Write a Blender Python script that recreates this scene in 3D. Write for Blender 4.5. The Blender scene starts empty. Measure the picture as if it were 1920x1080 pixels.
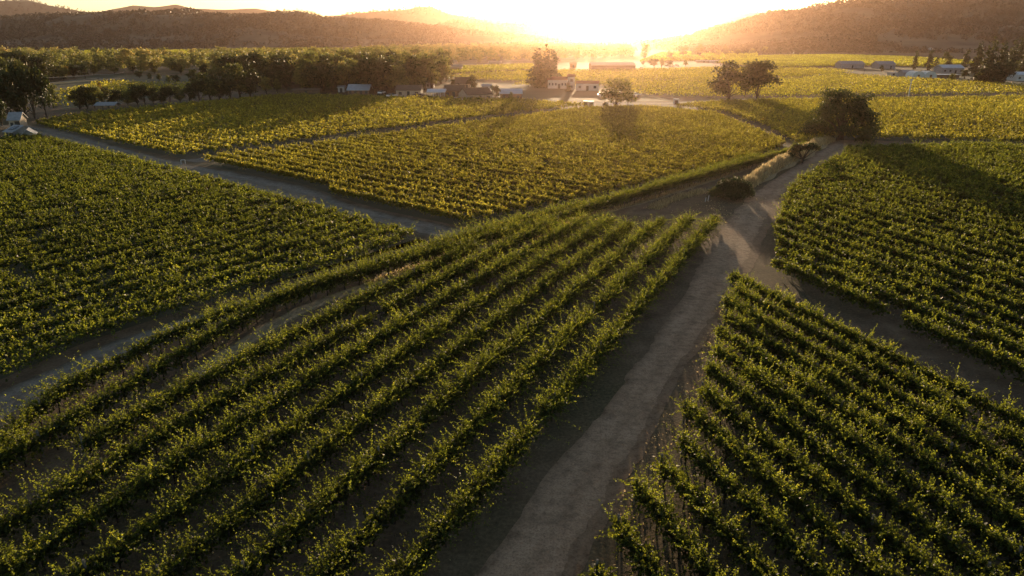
import bpy, math, random
import numpy as np
from mathutils import Vector

C = bpy.context.scene.collection
PI = math.pi
# ------------------------------------------------------------------ camera
H, F, HY = 22.0, 1280.0, 70.0
PIT = math.atan((540 - HY) / F)
cp, sp = math.cos(PIT), math.sin(PIT)

def ray(px, py):
    cx, cy = (px - 960) / F, (540 - py) / F
    return cx, cp + cy * sp, -sp + cy * cp

def at(px, py, z=0.0):
    dx, dy, dz = ray(px, py)
    t = (H - z) / -dz
    return (dx * t, dy * t)

def at_dist(px, py, Y):
    dx, dy, dz = ray(px, py)
    t = Y / dy
    return (dx * t, Y, H + dz * t)

def ppm(p):                       # reference pixels per metre at a ground point
    return F / (p[1] * cp + H * sp)

cam_d = bpy.data.cameras.new('camera'); cam = bpy.data.objects.new('camera', cam_d); C.objects.link(cam)
cam.location = (0, 0, H); cam.rotation_euler = (PI / 2 - PIT, 0, 0)
cam_d.sensor_width = 36; cam_d.lens = 36 * F / 1920; cam_d.clip_end = 20000
bpy.context.scene.camera = cam

# ------------------------------------------------------------------ materials
def mat(name):
    m = bpy.data.materials.new(name); m.use_nodes = True
    nt = m.node_tree; nt.nodes.clear()
    out = nt.nodes.new('ShaderNodeOutputMaterial')
    return m, nt, out

def ramp(nt, fac, stops):
    r = nt.nodes.new('ShaderNodeValToRGB')
    while len(r.color_ramp.elements) < len(stops): r.color_ramp.elements.new(0.5)
    for e, (p, c) in zip(r.color_ramp.elements, stops):
        e.position = p; e.color = (*c, 1)
    nt.links.new(fac, r.inputs[0])
    return r.outputs[0]

def noise(nt, scale, detail=4, vec=None, rough=.55):
    n = nt.nodes.new('ShaderNodeTexNoise'); n.inputs['Scale'].default_value = scale
    n.inputs['Detail'].default_value = detail; n.inputs['Roughness'].default_value = rough
    if vec is None:
        g = nt.nodes.new('ShaderNodeNewGeometry'); vec = g.outputs['Position']
    nt.links.new(vec, n.inputs['Vector'])
    return n.outputs['Fac']

def mixc(nt, a, b, f, mode='MIX'):
    m = nt.nodes.new('ShaderNodeMix'); m.data_type = 'RGBA'; m.blend_type = mode
    for s, v in ((0, f), (6, a), (7, b)):
        if isinstance(v, (int, float)): m.inputs[s].default_value = v
        elif isinstance(v, tuple): m.inputs[s].default_value = (*v, 1)
        else: nt.links.new(v, m.inputs[s])
    return m.outputs[2]

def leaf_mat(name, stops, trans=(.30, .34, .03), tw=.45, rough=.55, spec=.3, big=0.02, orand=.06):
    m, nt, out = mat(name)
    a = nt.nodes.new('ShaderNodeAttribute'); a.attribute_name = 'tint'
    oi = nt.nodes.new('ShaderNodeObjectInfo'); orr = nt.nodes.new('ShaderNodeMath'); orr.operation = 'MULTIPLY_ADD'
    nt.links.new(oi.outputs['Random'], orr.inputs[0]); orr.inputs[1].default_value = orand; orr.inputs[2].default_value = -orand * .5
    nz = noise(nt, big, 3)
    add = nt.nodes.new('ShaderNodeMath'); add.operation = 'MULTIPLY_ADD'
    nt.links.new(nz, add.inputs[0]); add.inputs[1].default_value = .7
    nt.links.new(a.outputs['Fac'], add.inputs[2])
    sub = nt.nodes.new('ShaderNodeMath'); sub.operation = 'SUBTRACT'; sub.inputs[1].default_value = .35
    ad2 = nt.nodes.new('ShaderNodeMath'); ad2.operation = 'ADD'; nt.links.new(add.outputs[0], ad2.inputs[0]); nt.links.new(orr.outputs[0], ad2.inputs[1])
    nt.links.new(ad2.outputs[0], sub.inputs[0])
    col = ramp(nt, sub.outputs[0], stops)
    p = nt.nodes.new('ShaderNodeBsdfPrincipled')
    nt.links.new(col, p.inputs['Base Color']); p.inputs['Roughness'].default_value = rough
    p.inputs['Specular IOR Level'].default_value = spec
    t = nt.nodes.new('ShaderNodeBsdfTranslucent')
    tc = ramp(nt, sub.outputs[0], [(0, tuple(v * .22 for v in trans)), (.4, tuple(v * .45 for v in trans)), (.75, trans), (1, (min(.9, trans[0] * 1.5), trans[1] * 1.2, trans[2] * 1.6))])
    nt.links.new(tc, t.inputs['Color'])
    mx = nt.nodes.new('ShaderNodeMixShader'); mx.inputs[0].default_value = tw
    nt.links.new(p.outputs[0], mx.inputs[1]); nt.links.new(t.outputs[0], mx.inputs[2])
    nt.links.new(mx.outputs[0], out.inputs['Surface'])
    return m

def surf(name, c1, c2=None, scale=1.0, rough=.9, spec=.2, bump=0, metal=0, bscale=None):
    m, nt, out = mat(name)
    p = nt.nodes.new('ShaderNodeBsdfPrincipled')
    c2 = c2 or tuple(v * .75 for v in c1)
    n = noise(nt, scale, 5)
    nt.links.new(ramp(nt, n, [(.3, c2), (.7, c1)]), p.inputs['Base Color'])
    p.inputs['Roughness'].default_value = rough; p.inputs['Specular IOR Level'].default_value = spec
    p.inputs['Metallic'].default_value = metal
    if bump:
        b = nt.nodes.new('ShaderNodeBump'); b.inputs['Strength'].default_value = bump; b.inputs['Distance'].default_value = .1
        nt.links.new(noise(nt, bscale or scale * 6, 6), b.inputs['Height']); nt.links.new(b.outputs[0], p.inputs['Normal'])
    nt.links.new(p.outputs[0], out.inputs['Surface'])
    return m

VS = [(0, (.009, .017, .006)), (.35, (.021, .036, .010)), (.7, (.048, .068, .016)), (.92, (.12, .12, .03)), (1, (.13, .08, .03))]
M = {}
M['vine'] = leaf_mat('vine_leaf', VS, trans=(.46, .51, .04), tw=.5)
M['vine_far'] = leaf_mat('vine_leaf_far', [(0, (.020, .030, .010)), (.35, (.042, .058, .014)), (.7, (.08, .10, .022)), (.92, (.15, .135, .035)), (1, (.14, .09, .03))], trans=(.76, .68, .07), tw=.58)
M['tree'] = leaf_mat('tree_leaf', [(0, (.018, .030, .010)), (.5, (.04, .058, .016)), (1, (.08, .09, .025))], trans=(.10, .12, .02), tw=.3)
M['wood_leaf'] = leaf_mat('woodland_leaf', [(0, (.030, .046, .018)), (.4, (.070, .090, .030)), (.75, (.14, .14, .045)), (1, (.20, .13, .04))], trans=(.36, .36, .08), tw=.45, orand=.55)
M['autumn'] = leaf_mat('turning_leaf', [(0, (.10, .09, .02)), (.5, (.20, .15, .03)), (1, (.28, .13, .03))], trans=(.40, .26, .03), tw=.4)
M['dark_leaf'] = leaf_mat('dark_leaf', [(0, (.020, .030, .012)), (.5, (.042, .054, .018)), (1, (.09, .09, .028))], trans=(.15, .15, .03), tw=.28)
M['hill_leaf'] = leaf_mat('hill_forest', [(0, (.010, .016, .010)), (.5, (.020, .028, .016)), (1, (.038, .044, .022))], trans=(.05, .05, .02), tw=.08, big=.004)
M['dry'] = leaf_mat('dry_grass', [(0, (.20, .15, .07)), (.5, (.32, .25, .12)), (1, (.45, .36, .18))], trans=(.92, .72, .38), tw=.62)
M['bark'] = surf('bark', (.10, .075, .05), (.05, .038, .028), 6, bump=.6)
M['vine_wood'] = surf('vine_wood', (.07, .05, .035), (.035, .026, .02), 12)
M['post'] = surf('weathered_post', (.22, .19, .15), (.12, .10, .08), 10)
M['white'] = surf('white_paint', (.52, .51, .49), (.42, .41, .40), 1.5, rough=.6)
M['white_shaded'] = surf('white_paint_shaded', (.28, .28, .275), (.21, .21, .205), 1.5, rough=.7)  # white house walls, with the shade of the trees put into the colour
M['beige'] = surf('beige_wall', (.45, .37, .28), (.34, .28, .21), 1.2)
M['brownwall'] = surf('brown_wall', (.20, .13, .08), (.13, .085, .055), 1.5)
M['brownroof'] = surf('brown_roof', (.17, .11, .075), (.10, .07, .05), 2)
M['greyroof'] = surf('grey_roof', (.32, .32, .33), (.22, .22, .23), 1.5, rough=.6)
M['paleroof'] = surf('pale_roof', (.52, .50, .46), (.40, .39, .36), 1.2, rough=.7)
M['redroof'] = surf('tile_roof', (.28, .12, .08), (.19, .08, .055), 2)
M['metal'] = surf('metal_roof', (.48, .51, .55), (.34, .37, .41), .8, rough=.4, spec=.5, metal=.3)
M['glassy'] = surf('greenhouse_film', (.55, .60, .58), (.42, .47, .45), .8, rough=.35, spec=.5)
M['dark'] = surf('dark_opening', (.02, .02, .022), rough=.3, spec=.5)
M['panel'] = surf('solar_panel', (.02, .024, .035), rough=.15, spec=.6)
M['car_white'] = surf('car_paint_white', (.75, .75, .75), (.7, .7, .7), rough=.25, spec=.5)
M['car_dark'] = surf('car_paint_dark', (.06, .07, .09), (.05, .06, .08), rough=.25, spec=.5)
M['tyre'] = surf('tyre', (.02, .02, .02))
M['blue'] = surf('blue_paint', (.12, .25, .5), rough=.5)
M['red'] = surf('red_paint', (.4, .06, .04), rough=.5)

def ground_mat():
    m, nt, out = mat('dry_soil')
    p = nt.nodes.new('ShaderNodeBsdfPrincipled')
    n1 = noise(nt, .035, 5); n2 = noise(nt, .5, 6); n3 = noise(nt, 4.5, 6, rough=.7)
    soil = ramp(nt, n2, [(.3, (.12, .080, .050)), (.55, (.19, .128, .080)), (.75, (.25, .175, .112))])
    weed = ramp(nt, n3, [(.3, (.050, .050, .024)), (.7, (.14, .115, .062))])
    f = ramp(nt, n1, [(.42, (0, 0, 0)), (.62, (1, 1, 1))])
    c = mixc(nt, soil, weed, f)
    c = mixc(nt, c, ramp(nt, n3, [(.3, (.55, .55, .55)), (.7, (1.25, 1.25, 1.25))]), .8, 'MULTIPLY')
    nt.links.new(c, p.inputs['Base Color']); p.inputs['Roughness'].default_value = .95; p.inputs['Specular IOR Level'].default_value = .1
    b = nt.nodes.new('ShaderNodeBump'); b.inputs['Strength'].default_value = .7; b.inputs['Distance'].default_value = .12
    nt.links.new(n3, b.inputs['Height']); nt.links.new(b.outputs[0], p.inputs['Normal'])
    nt.links.new(p.outputs[0], out.inputs['Surface'])
    return m
M['ground'] = ground_mat()

def road_mat(name, lo, hi, edge, wheel=True):
    # attribute 'across' runs 0..1 over the width: worn wheel ruts and a rougher weedy margin
    m, nt, out = mat(name)
    p = nt.nodes.new('ShaderNodeBsdfPrincipled')
    n1 = noise(nt, .25, 5); n3 = noise(nt, 2.2, 7, rough=.75)
    a = nt.nodes.new('ShaderNodeAttribute'); a.attribute_name = 'across'
    j = nt.nodes.new('ShaderNodeMath'); j.operation = 'MULTIPLY_ADD'
    nt.links.new(noise(nt, .45, 4), j.inputs[0]); j.inputs[1].default_value = .28
    nt.links.new(a.outputs['Fac'], j.inputs[2])
    base = ramp(nt, n1, [(.3, lo), (.7, hi)])
    if wheel:
        k = .14
        r = ramp(nt, j.outputs[0], [(0 + k, (.0,) * 3), (.16 + k, (.75,) * 3), (.30 + k, (1,) * 3), (.48 + k, (.55,) * 3), (.66 + k, (1,) * 3), (.80 + k, (.7,) * 3), (.95, (0,) * 3)])
        base = mixc(nt, edge, base, r)
    c = mixc(nt, base, ramp(nt, n3, [(.32, (.45,) * 3), (.52, (1,) * 3), (.75, (1.25,) * 3)]), .75, 'MULTIPLY')
    c = mixc(nt, c, ramp(nt, noise(nt, 9, 5, rough=.7), [(.36, (.55,) * 3), (.5, (1,) * 3), (.7, (1.2,) * 3)]), .7, 'MULTIPLY')
    c = mixc(nt, c, ramp(nt, noise(nt, .9, 3), [(.36, (.7,) * 3), (.5, (1,) * 3)]), .7, 'MULTIPLY')
    nt.links.new(c, p.inputs['Base Color']); p.inputs['Roughness'].default_value = .95; p.inputs['Specular IOR Level'].default_value = .1
    b = nt.nodes.new('ShaderNodeBump'); b.inputs['Strength'].default_value = .6; b.inputs['Distance'].default_value = .08
    nt.links.new(n3, b.inputs['Height']); nt.links.new(b.outputs[0], p.inputs['Normal'])
    nt.links.new(p.outputs[0], out.inputs['Surface'])
    return m
M['road'] = road_mat('dirt_road', (.33, .22, .138), (.44, .305, .20), (.24, .16, .10))
M['track'] = road_mat('grey_track', (.21, .18, .145), (.29, .25, .20), (.14, .11, .075))
M['strip'] = road_mat('strip_soil_sunlit', (.36, .26, .15), (.48, .36, .21), (.22, .16, .09))  # soil colour lightened to paint in sunlight along the strip
M['strip_dry'] = surf('added_bank_soil', (.38, .29, .16), (.26, .19, .10), 1.5, bump=.5)
M['field'] = surf('field_soil', (.095, .080, .045), (.055, .052, .026), .15, bump=.4, bscale=3)
M['meadow'] = surf('dry_meadow', (.13, .11, .06), (.06, .07, .03), .02)
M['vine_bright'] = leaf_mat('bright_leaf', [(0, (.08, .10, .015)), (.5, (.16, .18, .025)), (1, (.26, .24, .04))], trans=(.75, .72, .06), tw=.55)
M['asphalt'] = surf('road_surface', (.15, .14, .14), (.10, .095, .095), .2)
M['hill'] = surf('hill_ground', (.16, .14, .09), (.022, .027, .016), .010)

# ------------------------------------------------------------------ object helpers
def tag(o, label=None, cat=None, group=None, kind=None):
    if label: o['label'] = label
    if cat: o['category'] = cat
    if group: o['group'] = group
    if kind: o['kind'] = kind
    return o

def empty(name, loc=(0, 0, 0), rz=0, label=None, cat=None, group=None):
    o = bpy.data.objects.new(name, None); C.objects.link(o)
    o.location = loc; o.rotation_euler = (0, 0, rz)
    return tag(o, label, cat, group)

def link(name, me, parent=None):
    o = bpy.data.objects.new(name, me); C.objects.link(o)
    if parent: o.parent = parent
    return o

def quads_mesh(name, V, m, tint=None, smooth=False):
    """V: (N,4,3) quads"""
    n = len(V)
    me = bpy.data.meshes.new(name)
    me.vertices.add(n * 4); me.vertices.foreach_set('co', np.ascontiguousarray(V, np.float32).ravel())
    me.loops.add(n * 4); me.loops.foreach_set('vertex_index', np.arange(n * 4, dtype=np.int32))
    me.polygons.add(n); me.polygons.foreach_set('loop_start', np.arange(0, n * 4, 4, dtype=np.int32))
    if tint is not None:
        a = me.attributes.new('tint', 'FLOAT', 'FACE'); a.data.foreach_set('value', np.ascontiguousarray(tint, np.float32))
    me.materials.append(m); me.update(calc_edges=True)
    return me

class MB:
    def __init__(s): s.v, s.f = [], []
    def add(s, v, f):
        k = len(s.v); s.v += [tuple(p) for p in v]; s.f += [tuple(i + k for i in q) for q in f]; return s
    def box(s, x0, x1, y0, y1, z0, z1):
        return s.add([(x0, y0, z0), (x1, y0, z0), (x1, y1, z0), (x0, y1, z0), (x0, y0, z1), (x1, y0, z1), (x1, y1, z1), (x0, y1, z1)],
                     [(0, 3, 2, 1), (4, 5, 6, 7), (0, 1, 5, 4), (1, 2, 6, 5), (2, 3, 7, 6), (3, 0, 4, 7)])
    def tube(s, pts, rad, n=6):
        pts = [Vector(p) for p in pts]
        if isinstance(rad, (int, float)): rad = [rad] * len(pts)
        v, f = [], []
        for i, p in enumerate(pts):
            d = (pts[min(i + 1, len(pts) - 1)] - pts[max(i - 1, 0)]).normalized()
            a = d.cross(Vector((0, 0, 1)) if abs(d.z) < .9 else Vector((1, 0, 0))).normalized(); b = d.cross(a)
            for k in range(n):
                t = 2 * PI * k / n; v.append(p + (a * math.cos(t) + b * math.sin(t)) * rad[i])
        for i in range(len(pts) - 1):
            for k in range(n):
                f.append((i * n + k, i * n + (k + 1) % n, (i + 1) * n + (k + 1) % n, (i + 1) * n + k))
        f.append(tuple(range(n - 1, -1, -1))); f.append(tuple((len(pts) - 1) * n + k for k in range(n)))
        return s.add(v, f)
    def mesh(s, name, m):
        me = bpy.data.meshes.new(name); me.from_pydata(s.v, [], s.f); me.materials.append(m); me.update(); return me
    def build(s, name, m, parent=None): return link(name, s.mesh(name, m), parent)

def unit(a): return a / np.maximum(np.linalg.norm(a, axis=1, keepdims=True), 1e-9)

def leaf_quads(c, size, rng, up=0.35, fold=.18, asp=.75, axis=None):
    n = len(c)
    nor = rng.normal(size=(n, 3)); nor[:, 2] += up; nor = unit(nor)
    a = rng.normal(size=(n, 3)) if axis is None else axis + rng.normal(size=(n, 3)) * .5
    u = unit(np.cross(nor, a)); v = np.cross(nor, u)
    size = np.broadcast_to(size, (n,))[:, None]
    V = np.empty((n, 4, 3))
    V[:, 0] = c - v * size * .5
    V[:, 1] = c + u * size * .5 * asp + nor * size * fold
    V[:, 2] = c + v * size * .55
    V[:, 3] = c - u * size * .5 * asp + nor * size * fold
    return V

# ------------------------------------------------------------------ curves on the ground
def resample(P, step):
    P = np.asarray(P, float)
    # Catmull-Rom
    Q = [P[0]]
    PP = np.vstack([2 * P[0] - P[1], P, 2 * P[-1] - P[-2]])
    for i in range(1, len(PP) - 2):
        for t in np.linspace(0, 1, 13)[1:]:
            p0, p1, p2, p3 = PP[i - 1:i + 3]
            Q.append(.5 * ((2 * p1) + (-p0 + p2) * t + (2 * p0 - 5 * p1 + 4 * p2 - p3) * t * t + (-p0 + 3 * p1 - 3 * p2 + p3) * t ** 3))
    Q = np.array(Q); s = np.r_[0, np.cumsum(np.linalg.norm(np.diff(Q, axis=0), axis=1))]
    n = max(2, int(s[-1] / step) + 1); k = np.linspace(0, s[-1], n)
    return np.c_[np.interp(k, s, Q[:, 0]), np.interp(k, s, Q[:, 1])]

def normals(P):
    d = unit(np.gradient(P, axis=0)); return np.c_[-d[:, 1], d[:, 0]]

def clip_rows(poly, ang, spacing, rng, jit=.0, inset=0.0, end_jit=.5):
    """straight rows at angle ang (deg) inside a polygon -> list of [p0, p1]"""
    poly = np.asarray(poly, float); a = math.radians(ang)
    d = np.array([math.cos(a), math.sin(a)]); n = np.array([-d[1], d[0]])
    s = poly @ d; t = poly @ n; out = []
    k = t.min() + spacing * .6
    while k < t.max():
        xs = []
        for i in range(len(poly)):
            j = (i + 1) % len(poly)
            if (t[i] - k) * (t[j] - k) < 0:
                xs.append(s[i] + (k - t[i]) / (t[j] - t[i]) * (s[j] - s[i]))
        xs.sort()
        for q in range(0, len(xs) - 1, 2):
            a0, a1 = xs[q] + inset + rng.uniform(0, end_jit), xs[q + 1] - inset - rng.uniform(0, end_jit)
            if a1 - a0 > 3: out.append((k, np.array([d * a0 + n * k, d * a1 + n * k])))
        k += spacing * (1 + rng.uniform(-jit, jit))
    return out

def inside(pts, poly):
    poly = np.asarray(poly); c = np.zeros(len(pts), bool)
    for i in range(len(poly)):
        x1, y1 = poly[i]; x2, y2 = poly[(i + 1) % len(poly)]
        if y1 == y2: continue
        m = ((y1 > pts[:, 1]) != (y2 > pts[:, 1])) & (pts[:, 0] < (x2 - x1) * (pts[:, 1] - y1) / (y2 - y1) + x1)
        c ^= m
    return c

# ------------------------------------------------------------------ vine foliage
def vine_foliage(P, rng, shoots=14, per=12, leaf=.15, cordon=1.0, length=.85, wide=.28, lean=(0, 0), gaps=.02, low=.25, core=0):
    """P: row centreline (k,2). Shoots spring from the cordon in all directions, arch and carry leaves that shrink to the tip."""
    P = np.asarray(P, float)
    s = np.r_[0, np.cumsum(np.linalg.norm(np.diff(P, axis=0), axis=1))]; L = s[-1]
    n = max(3, int(L * shoots)); q = rng.uniform(0, L, n)
    # vigour along the row: plants ~1.7 m apart, some weaker, a few missing
    ph = rng.uniform(0, 6.28, 4)
    plant = np.floor(q / 1.7).astype(int); pv = rng.uniform(.68, 1.22, plant.max() + 2); pv[rng.random(len(pv)) < gaps] = .25
    vig = pv[plant] * (1 + .14 * np.sin(q * .9 + ph[0]) + .12 * np.sin(q * .37 + ph[1]) + .1 * np.sin(q * .11 + ph[2]))
    k = rng.random(n) < np.clip(vig * 1.1, 0, 1); q, vig, plant = q[k], vig[k], plant[k]; n = len(q)
    q = q - (q / 1.7 - plant - .5) * .35                      # bunch toward each plant
    bx = np.interp(q, s, P[:, 0]); by = np.interp(q, s, P[:, 1])
    dx = np.interp(q + .1, s, P[:, 0]) - np.interp(q - .1, s, P[:, 0]); dy = np.interp(q + .1, s, P[:, 1]) - np.interp(q - .1, s, P[:, 1])
    t = unit(np.c_[dx, dy]); nn = np.c_[-t[:, 1], t[:, 0]]
    lat = rng.normal(0, wide * .55, n)
    base = np.c_[bx + nn[:, 0] * lat, by + nn[:, 1] * lat, cordon + rng.normal(0, .12, n)]
    az = rng.uniform(0, 2 * PI, n); el = np.where(rng.random(n) < .38, rng.uniform(.75, 1.5, n), rng.uniform(-.75, 1.3, n))
    hor = np.cos(el) * (wide / .28)
    D = np.c_[np.cos(az) * hor, np.sin(az) * hor, np.sin(el)]
    D[:, 0] += lean[0]; D[:, 1] += lean[1]
    ln = length * vig * rng.uniform(.55, 1.15, n) * np.where((rng.random(n) < .2) & (el > .5), 1.55, 1)
    tt = (np.arange(per) + .5) / per
    tt = tt[None, :] + rng.normal(0, .04, (n, per))
    droop = rng.uniform(.05, .5, n) * np.cos(el)
    Cc = base[:, None, :] + D[:, None, :] * (ln[:, None] * tt)[:, :, None]
    Cc[:, :, 2] -= droop[:, None] * tt ** 2 * ln[:, None]
    Cc = Cc.reshape(-1, 3) + rng.normal(0, leaf * .28, (n * per, 3))
    tt = np.clip(tt.ravel(), 0, 1)
    ax = np.repeat(D, per, 0)
    sz = leaf * (1.25 - .65 * tt) * rng.uniform(.75, 1.3, n * per)
    ok = Cc[:, 2] > low; Cc, sz, tt, ax = Cc[ok], sz[ok], tt[ok], ax[ok]
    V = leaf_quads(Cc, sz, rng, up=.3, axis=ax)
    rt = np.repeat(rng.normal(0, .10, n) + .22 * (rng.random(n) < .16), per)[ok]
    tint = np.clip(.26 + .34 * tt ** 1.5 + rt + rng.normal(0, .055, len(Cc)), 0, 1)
    if core:
        m_ = int(L * core); q = rng.uniform(0, L, m_); pl = np.floor(q / 1.7).astype(int); w_ = pv[np.minimum(pl, len(pv) - 1)]
        k = w_ > .4; q, w_ = q[k], w_[k]; m_ = len(q)
        x, y = np.interp(q, s, P[:, 0]), np.interp(q, s, P[:, 1]); tx = np.interp(q, s, np.gradient(P[:, 0], s)); ty = np.interp(q, s, np.gradient(P[:, 1], s))
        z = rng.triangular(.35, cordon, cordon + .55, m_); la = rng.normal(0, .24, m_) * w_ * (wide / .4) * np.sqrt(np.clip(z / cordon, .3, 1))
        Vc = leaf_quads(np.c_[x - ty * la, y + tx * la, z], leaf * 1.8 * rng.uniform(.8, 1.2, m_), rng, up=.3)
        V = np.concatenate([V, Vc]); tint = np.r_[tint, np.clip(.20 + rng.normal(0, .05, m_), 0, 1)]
    return V, tint

rows_log = []
def vine_row(P, rng, label, group, m, parts=False, name='vine_row', **kw):
    V, tint = vine_foliage(P, rng, **kw)
    if not parts:
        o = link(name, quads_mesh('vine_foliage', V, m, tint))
        return tag(o, label, 'vine row', group)
    root = empty(name, (float(P[0][0]), float(P[0][1]), 0), 0, label, 'vine row', group)
    off = np.array([P[0][0], P[0][1], 0])
    link('foliage', quads_mesh('vine_foliage', V - off, m, tint), root)
    s = np.r_[0, np.cumsum(np.linalg.norm(np.diff(P, axis=0), axis=1))]
    for q in np.linspace(.5, s[-1] - .5, max(2, min(98, int(s[-1] / 1.7)))):
        x, y = np.interp(q, s, P[:, 0]), np.interp(q, s, P[:, 1])
        o = link('vine_trunk', TRUNKS[rng.integers(len(TRUNKS))], root)
        o.location = (x - off[0] + rng.normal(0, .05), y - off[1] + rng.normal(0, .05), 0); o.rotation_euler = (0, 0, rng.uniform(0, 6.28))
    for q in np.linspace(.1, s[-1] - .1, max(2, int(s[-1] / 7.5))):
        x, y = np.interp(q, s, P[:, 0]), np.interp(q, s, P[:, 1])
        o = link('post', POST, root); o.location = (x - off[0], y - off[1], 0)
    w = MB(); w.tube([(p[0] - off[0], p[1] - off[1], .95) for p in resample(P, 4)], .012, 4); w.build('trellis_wire', M['post'], root)
    return root

TRUNKS = []
R0 = random.Random(4)
for i in range(4):
    w = MB(); pts = [(0, 0, -.05)]
    for k in range(1, 6): pts.append((R0.uniform(-.05, .05), R0.uniform(-.05, .05), k * .2))
    w.tube(pts, [.06, .045, .04, .04, .045, .06], 6)
    for sgn in (-1, 1):
        w.tube([(pts[-1][0], pts[-1][1], .95), (sgn * .35, R0.uniform(-.05, .05), 1.05), (sgn * .75, R0.uniform(-.08, .08), 1.0)], [.045, .035, .02], 5)
    TRUNKS.append(w.mesh('vine_trunk', M['vine_wood']))
w = MB(); w.box(-.045, .045, -.045, .045, -.1, 1.75); POST = w.mesh('post', M['post'])

# ------------------------------------------------------------------ the setting: ground, roads, fields
def sheet(name, P, z, m, kind='structure'):
    me = bpy.data.meshes.new(name); me.from_pydata([(x, y, z) for x, y in P], [], [tuple(range(len(P)))])
    me.materials.append(m); me.update(); return tag(link(name, me), kind=kind)

g = MB(); nx = 24; xs = np.linspace(-5000, 5000, nx); ys = np.linspace(-600, 6600, nx)
g.add([(x, y, 0) for y in ys for x in xs], [(j * nx + i, j * nx + i + 1, (j + 1) * nx + i + 1, (j + 1) * nx + i) for j in range(nx - 1) for i in range(nx - 1)])
tag(g.build('ground', M['ground']), kind='structure')

def ribbon(name, L, Rr, z, m, rng, ragged=.3, nacross=7):
    """road between two edge curves; the edges wander a little"""
    n = 260
    Lc, Rc = resample(L, .5), resample(Rr, .5)
    k = np.linspace(0, 1, n)
    f = lambda A: np.c_[np.interp(k, np.linspace(0, 1, len(A)), A[:, 0]), np.interp(k, np.linspace(0, 1, len(A)), A[:, 1])]
    Lc, Rc = f(Lc), f(Rc)
    def wob(): 
        w_ = rng.normal(0, 1, n); w_ = np.convolve(w_, np.ones(4) / 4, 'same') + .5 * rng.normal(0, .4, n); return w_[:, None] * ragged
    d = unit(Rc - Lc); Lc = Lc + d * wob(); Rc = Rc + d * wob()
    v, fc, ac = [], [], []
    for i in range(n):
        for j in range(nacross):
            u = j / (nacross - 1); p = Lc[i] * (1 - u) + Rc[i] * u; v.append((p[0], p[1], z)); ac.append(u)
    for i in range(n - 1):
        for j in range(nacross - 1):
            a = i * nacross + j; fc.append((a, a + 1, a + nacross + 1, a + nacross))
    me = bpy.data.meshes.new(name); me.from_pydata(v, [], fc)
    at_ = me.attributes.new('across', 'FLOAT', 'POINT'); at_.data.foreach_set('value', ac)
    me.materials.append(m); me.update(); return tag(link(name, me), kind='structure')

rng = np.random.default_rng(11)
px = lambda *pts: [at(*p) for p in pts]
# main dirt road with its worn wheel ruts
ribbon('dirt_road', px((680, 1300), (890, 1080), (1016, 910), (1168, 720), (1282, 550), (1322, 480), (1362, 415), (1420, 357), (1500, 307), (1566, 263)),
       px((950, 1300), (1085, 1080), (1175, 910), (1270, 720), (1355, 590), (1410, 500), (1446, 420), (1488, 354), (1560, 304), (1632, 264)), .012, M['road'], rng, .25)
# grey track between the fields
B_px = [(-420, 1250), (-160, 900), (0, 765), (125, 700), (250, 645), (530, 552), (700, 500), (860, 446), (1000, 413), (1200, 366), (1400, 313), (1490, 283)]
Bc = resample(px(*B_px), 1.0)
nB = normals(Bc)
ribbon('grey_track', Bc + nB * 1.7, Bc - nB * 1.9, .010, M['track'], rng, .15)
ribbon('grey_track', px((40, 232), (120, 246), (240, 280), (345, 306), (470, 329), (567, 349), (640, 376), (713, 398), (853, 426), (890, 432)),
       px((-20, 236), (60, 251), (230, 294), (345, 325), (400, 339), (500, 368), (640, 403), (713, 423), (820, 450), (850, 456)), .014, M['track'], rng, .3)
ribbon('grey_track', px((340, 300), (640, 263), (900, 227), (1105, 205)), px((375, 306), (650, 268), (910, 231), (1120, 209)), .018, M['track'], rng, .15)
ribbon('grey_track', px((880, 188), (1100, 190), (1250, 191), (1440, 183), (1700, 183), (2000, 178)), px((880, 193), (1100, 203), (1250, 203), (1440, 189), (1700, 187), (2000, 182)), .018, M['track'], rng, .3)
# strip of bare soil beside the fringe rows
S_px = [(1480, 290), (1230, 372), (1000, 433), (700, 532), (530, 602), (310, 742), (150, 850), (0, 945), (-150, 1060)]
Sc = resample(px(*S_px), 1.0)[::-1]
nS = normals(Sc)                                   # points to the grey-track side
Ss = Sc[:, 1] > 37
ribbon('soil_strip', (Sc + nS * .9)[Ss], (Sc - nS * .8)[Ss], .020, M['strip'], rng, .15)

# ------------------------------------------------------------------ near vine rows
ORD = ['first', 'second', 'third', 'fourth', 'fifth', 'sixth', 'seventh', 'eighth', 'ninth', 'tenth', 'eleventh', 'twelfth', 'thirteenth', 'fourteenth', 'fifteenth', 'sixteenth', 'seventeenth', 'eighteenth', 'nineteenth', 'twentieth']
sunlean = (-.10, -.10)
near = dict(shoots=36, per=25, leaf=.112, core=130, length=1.08, cordon=1.05, wide=.46, gaps=.03, lean=sunlean)
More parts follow.
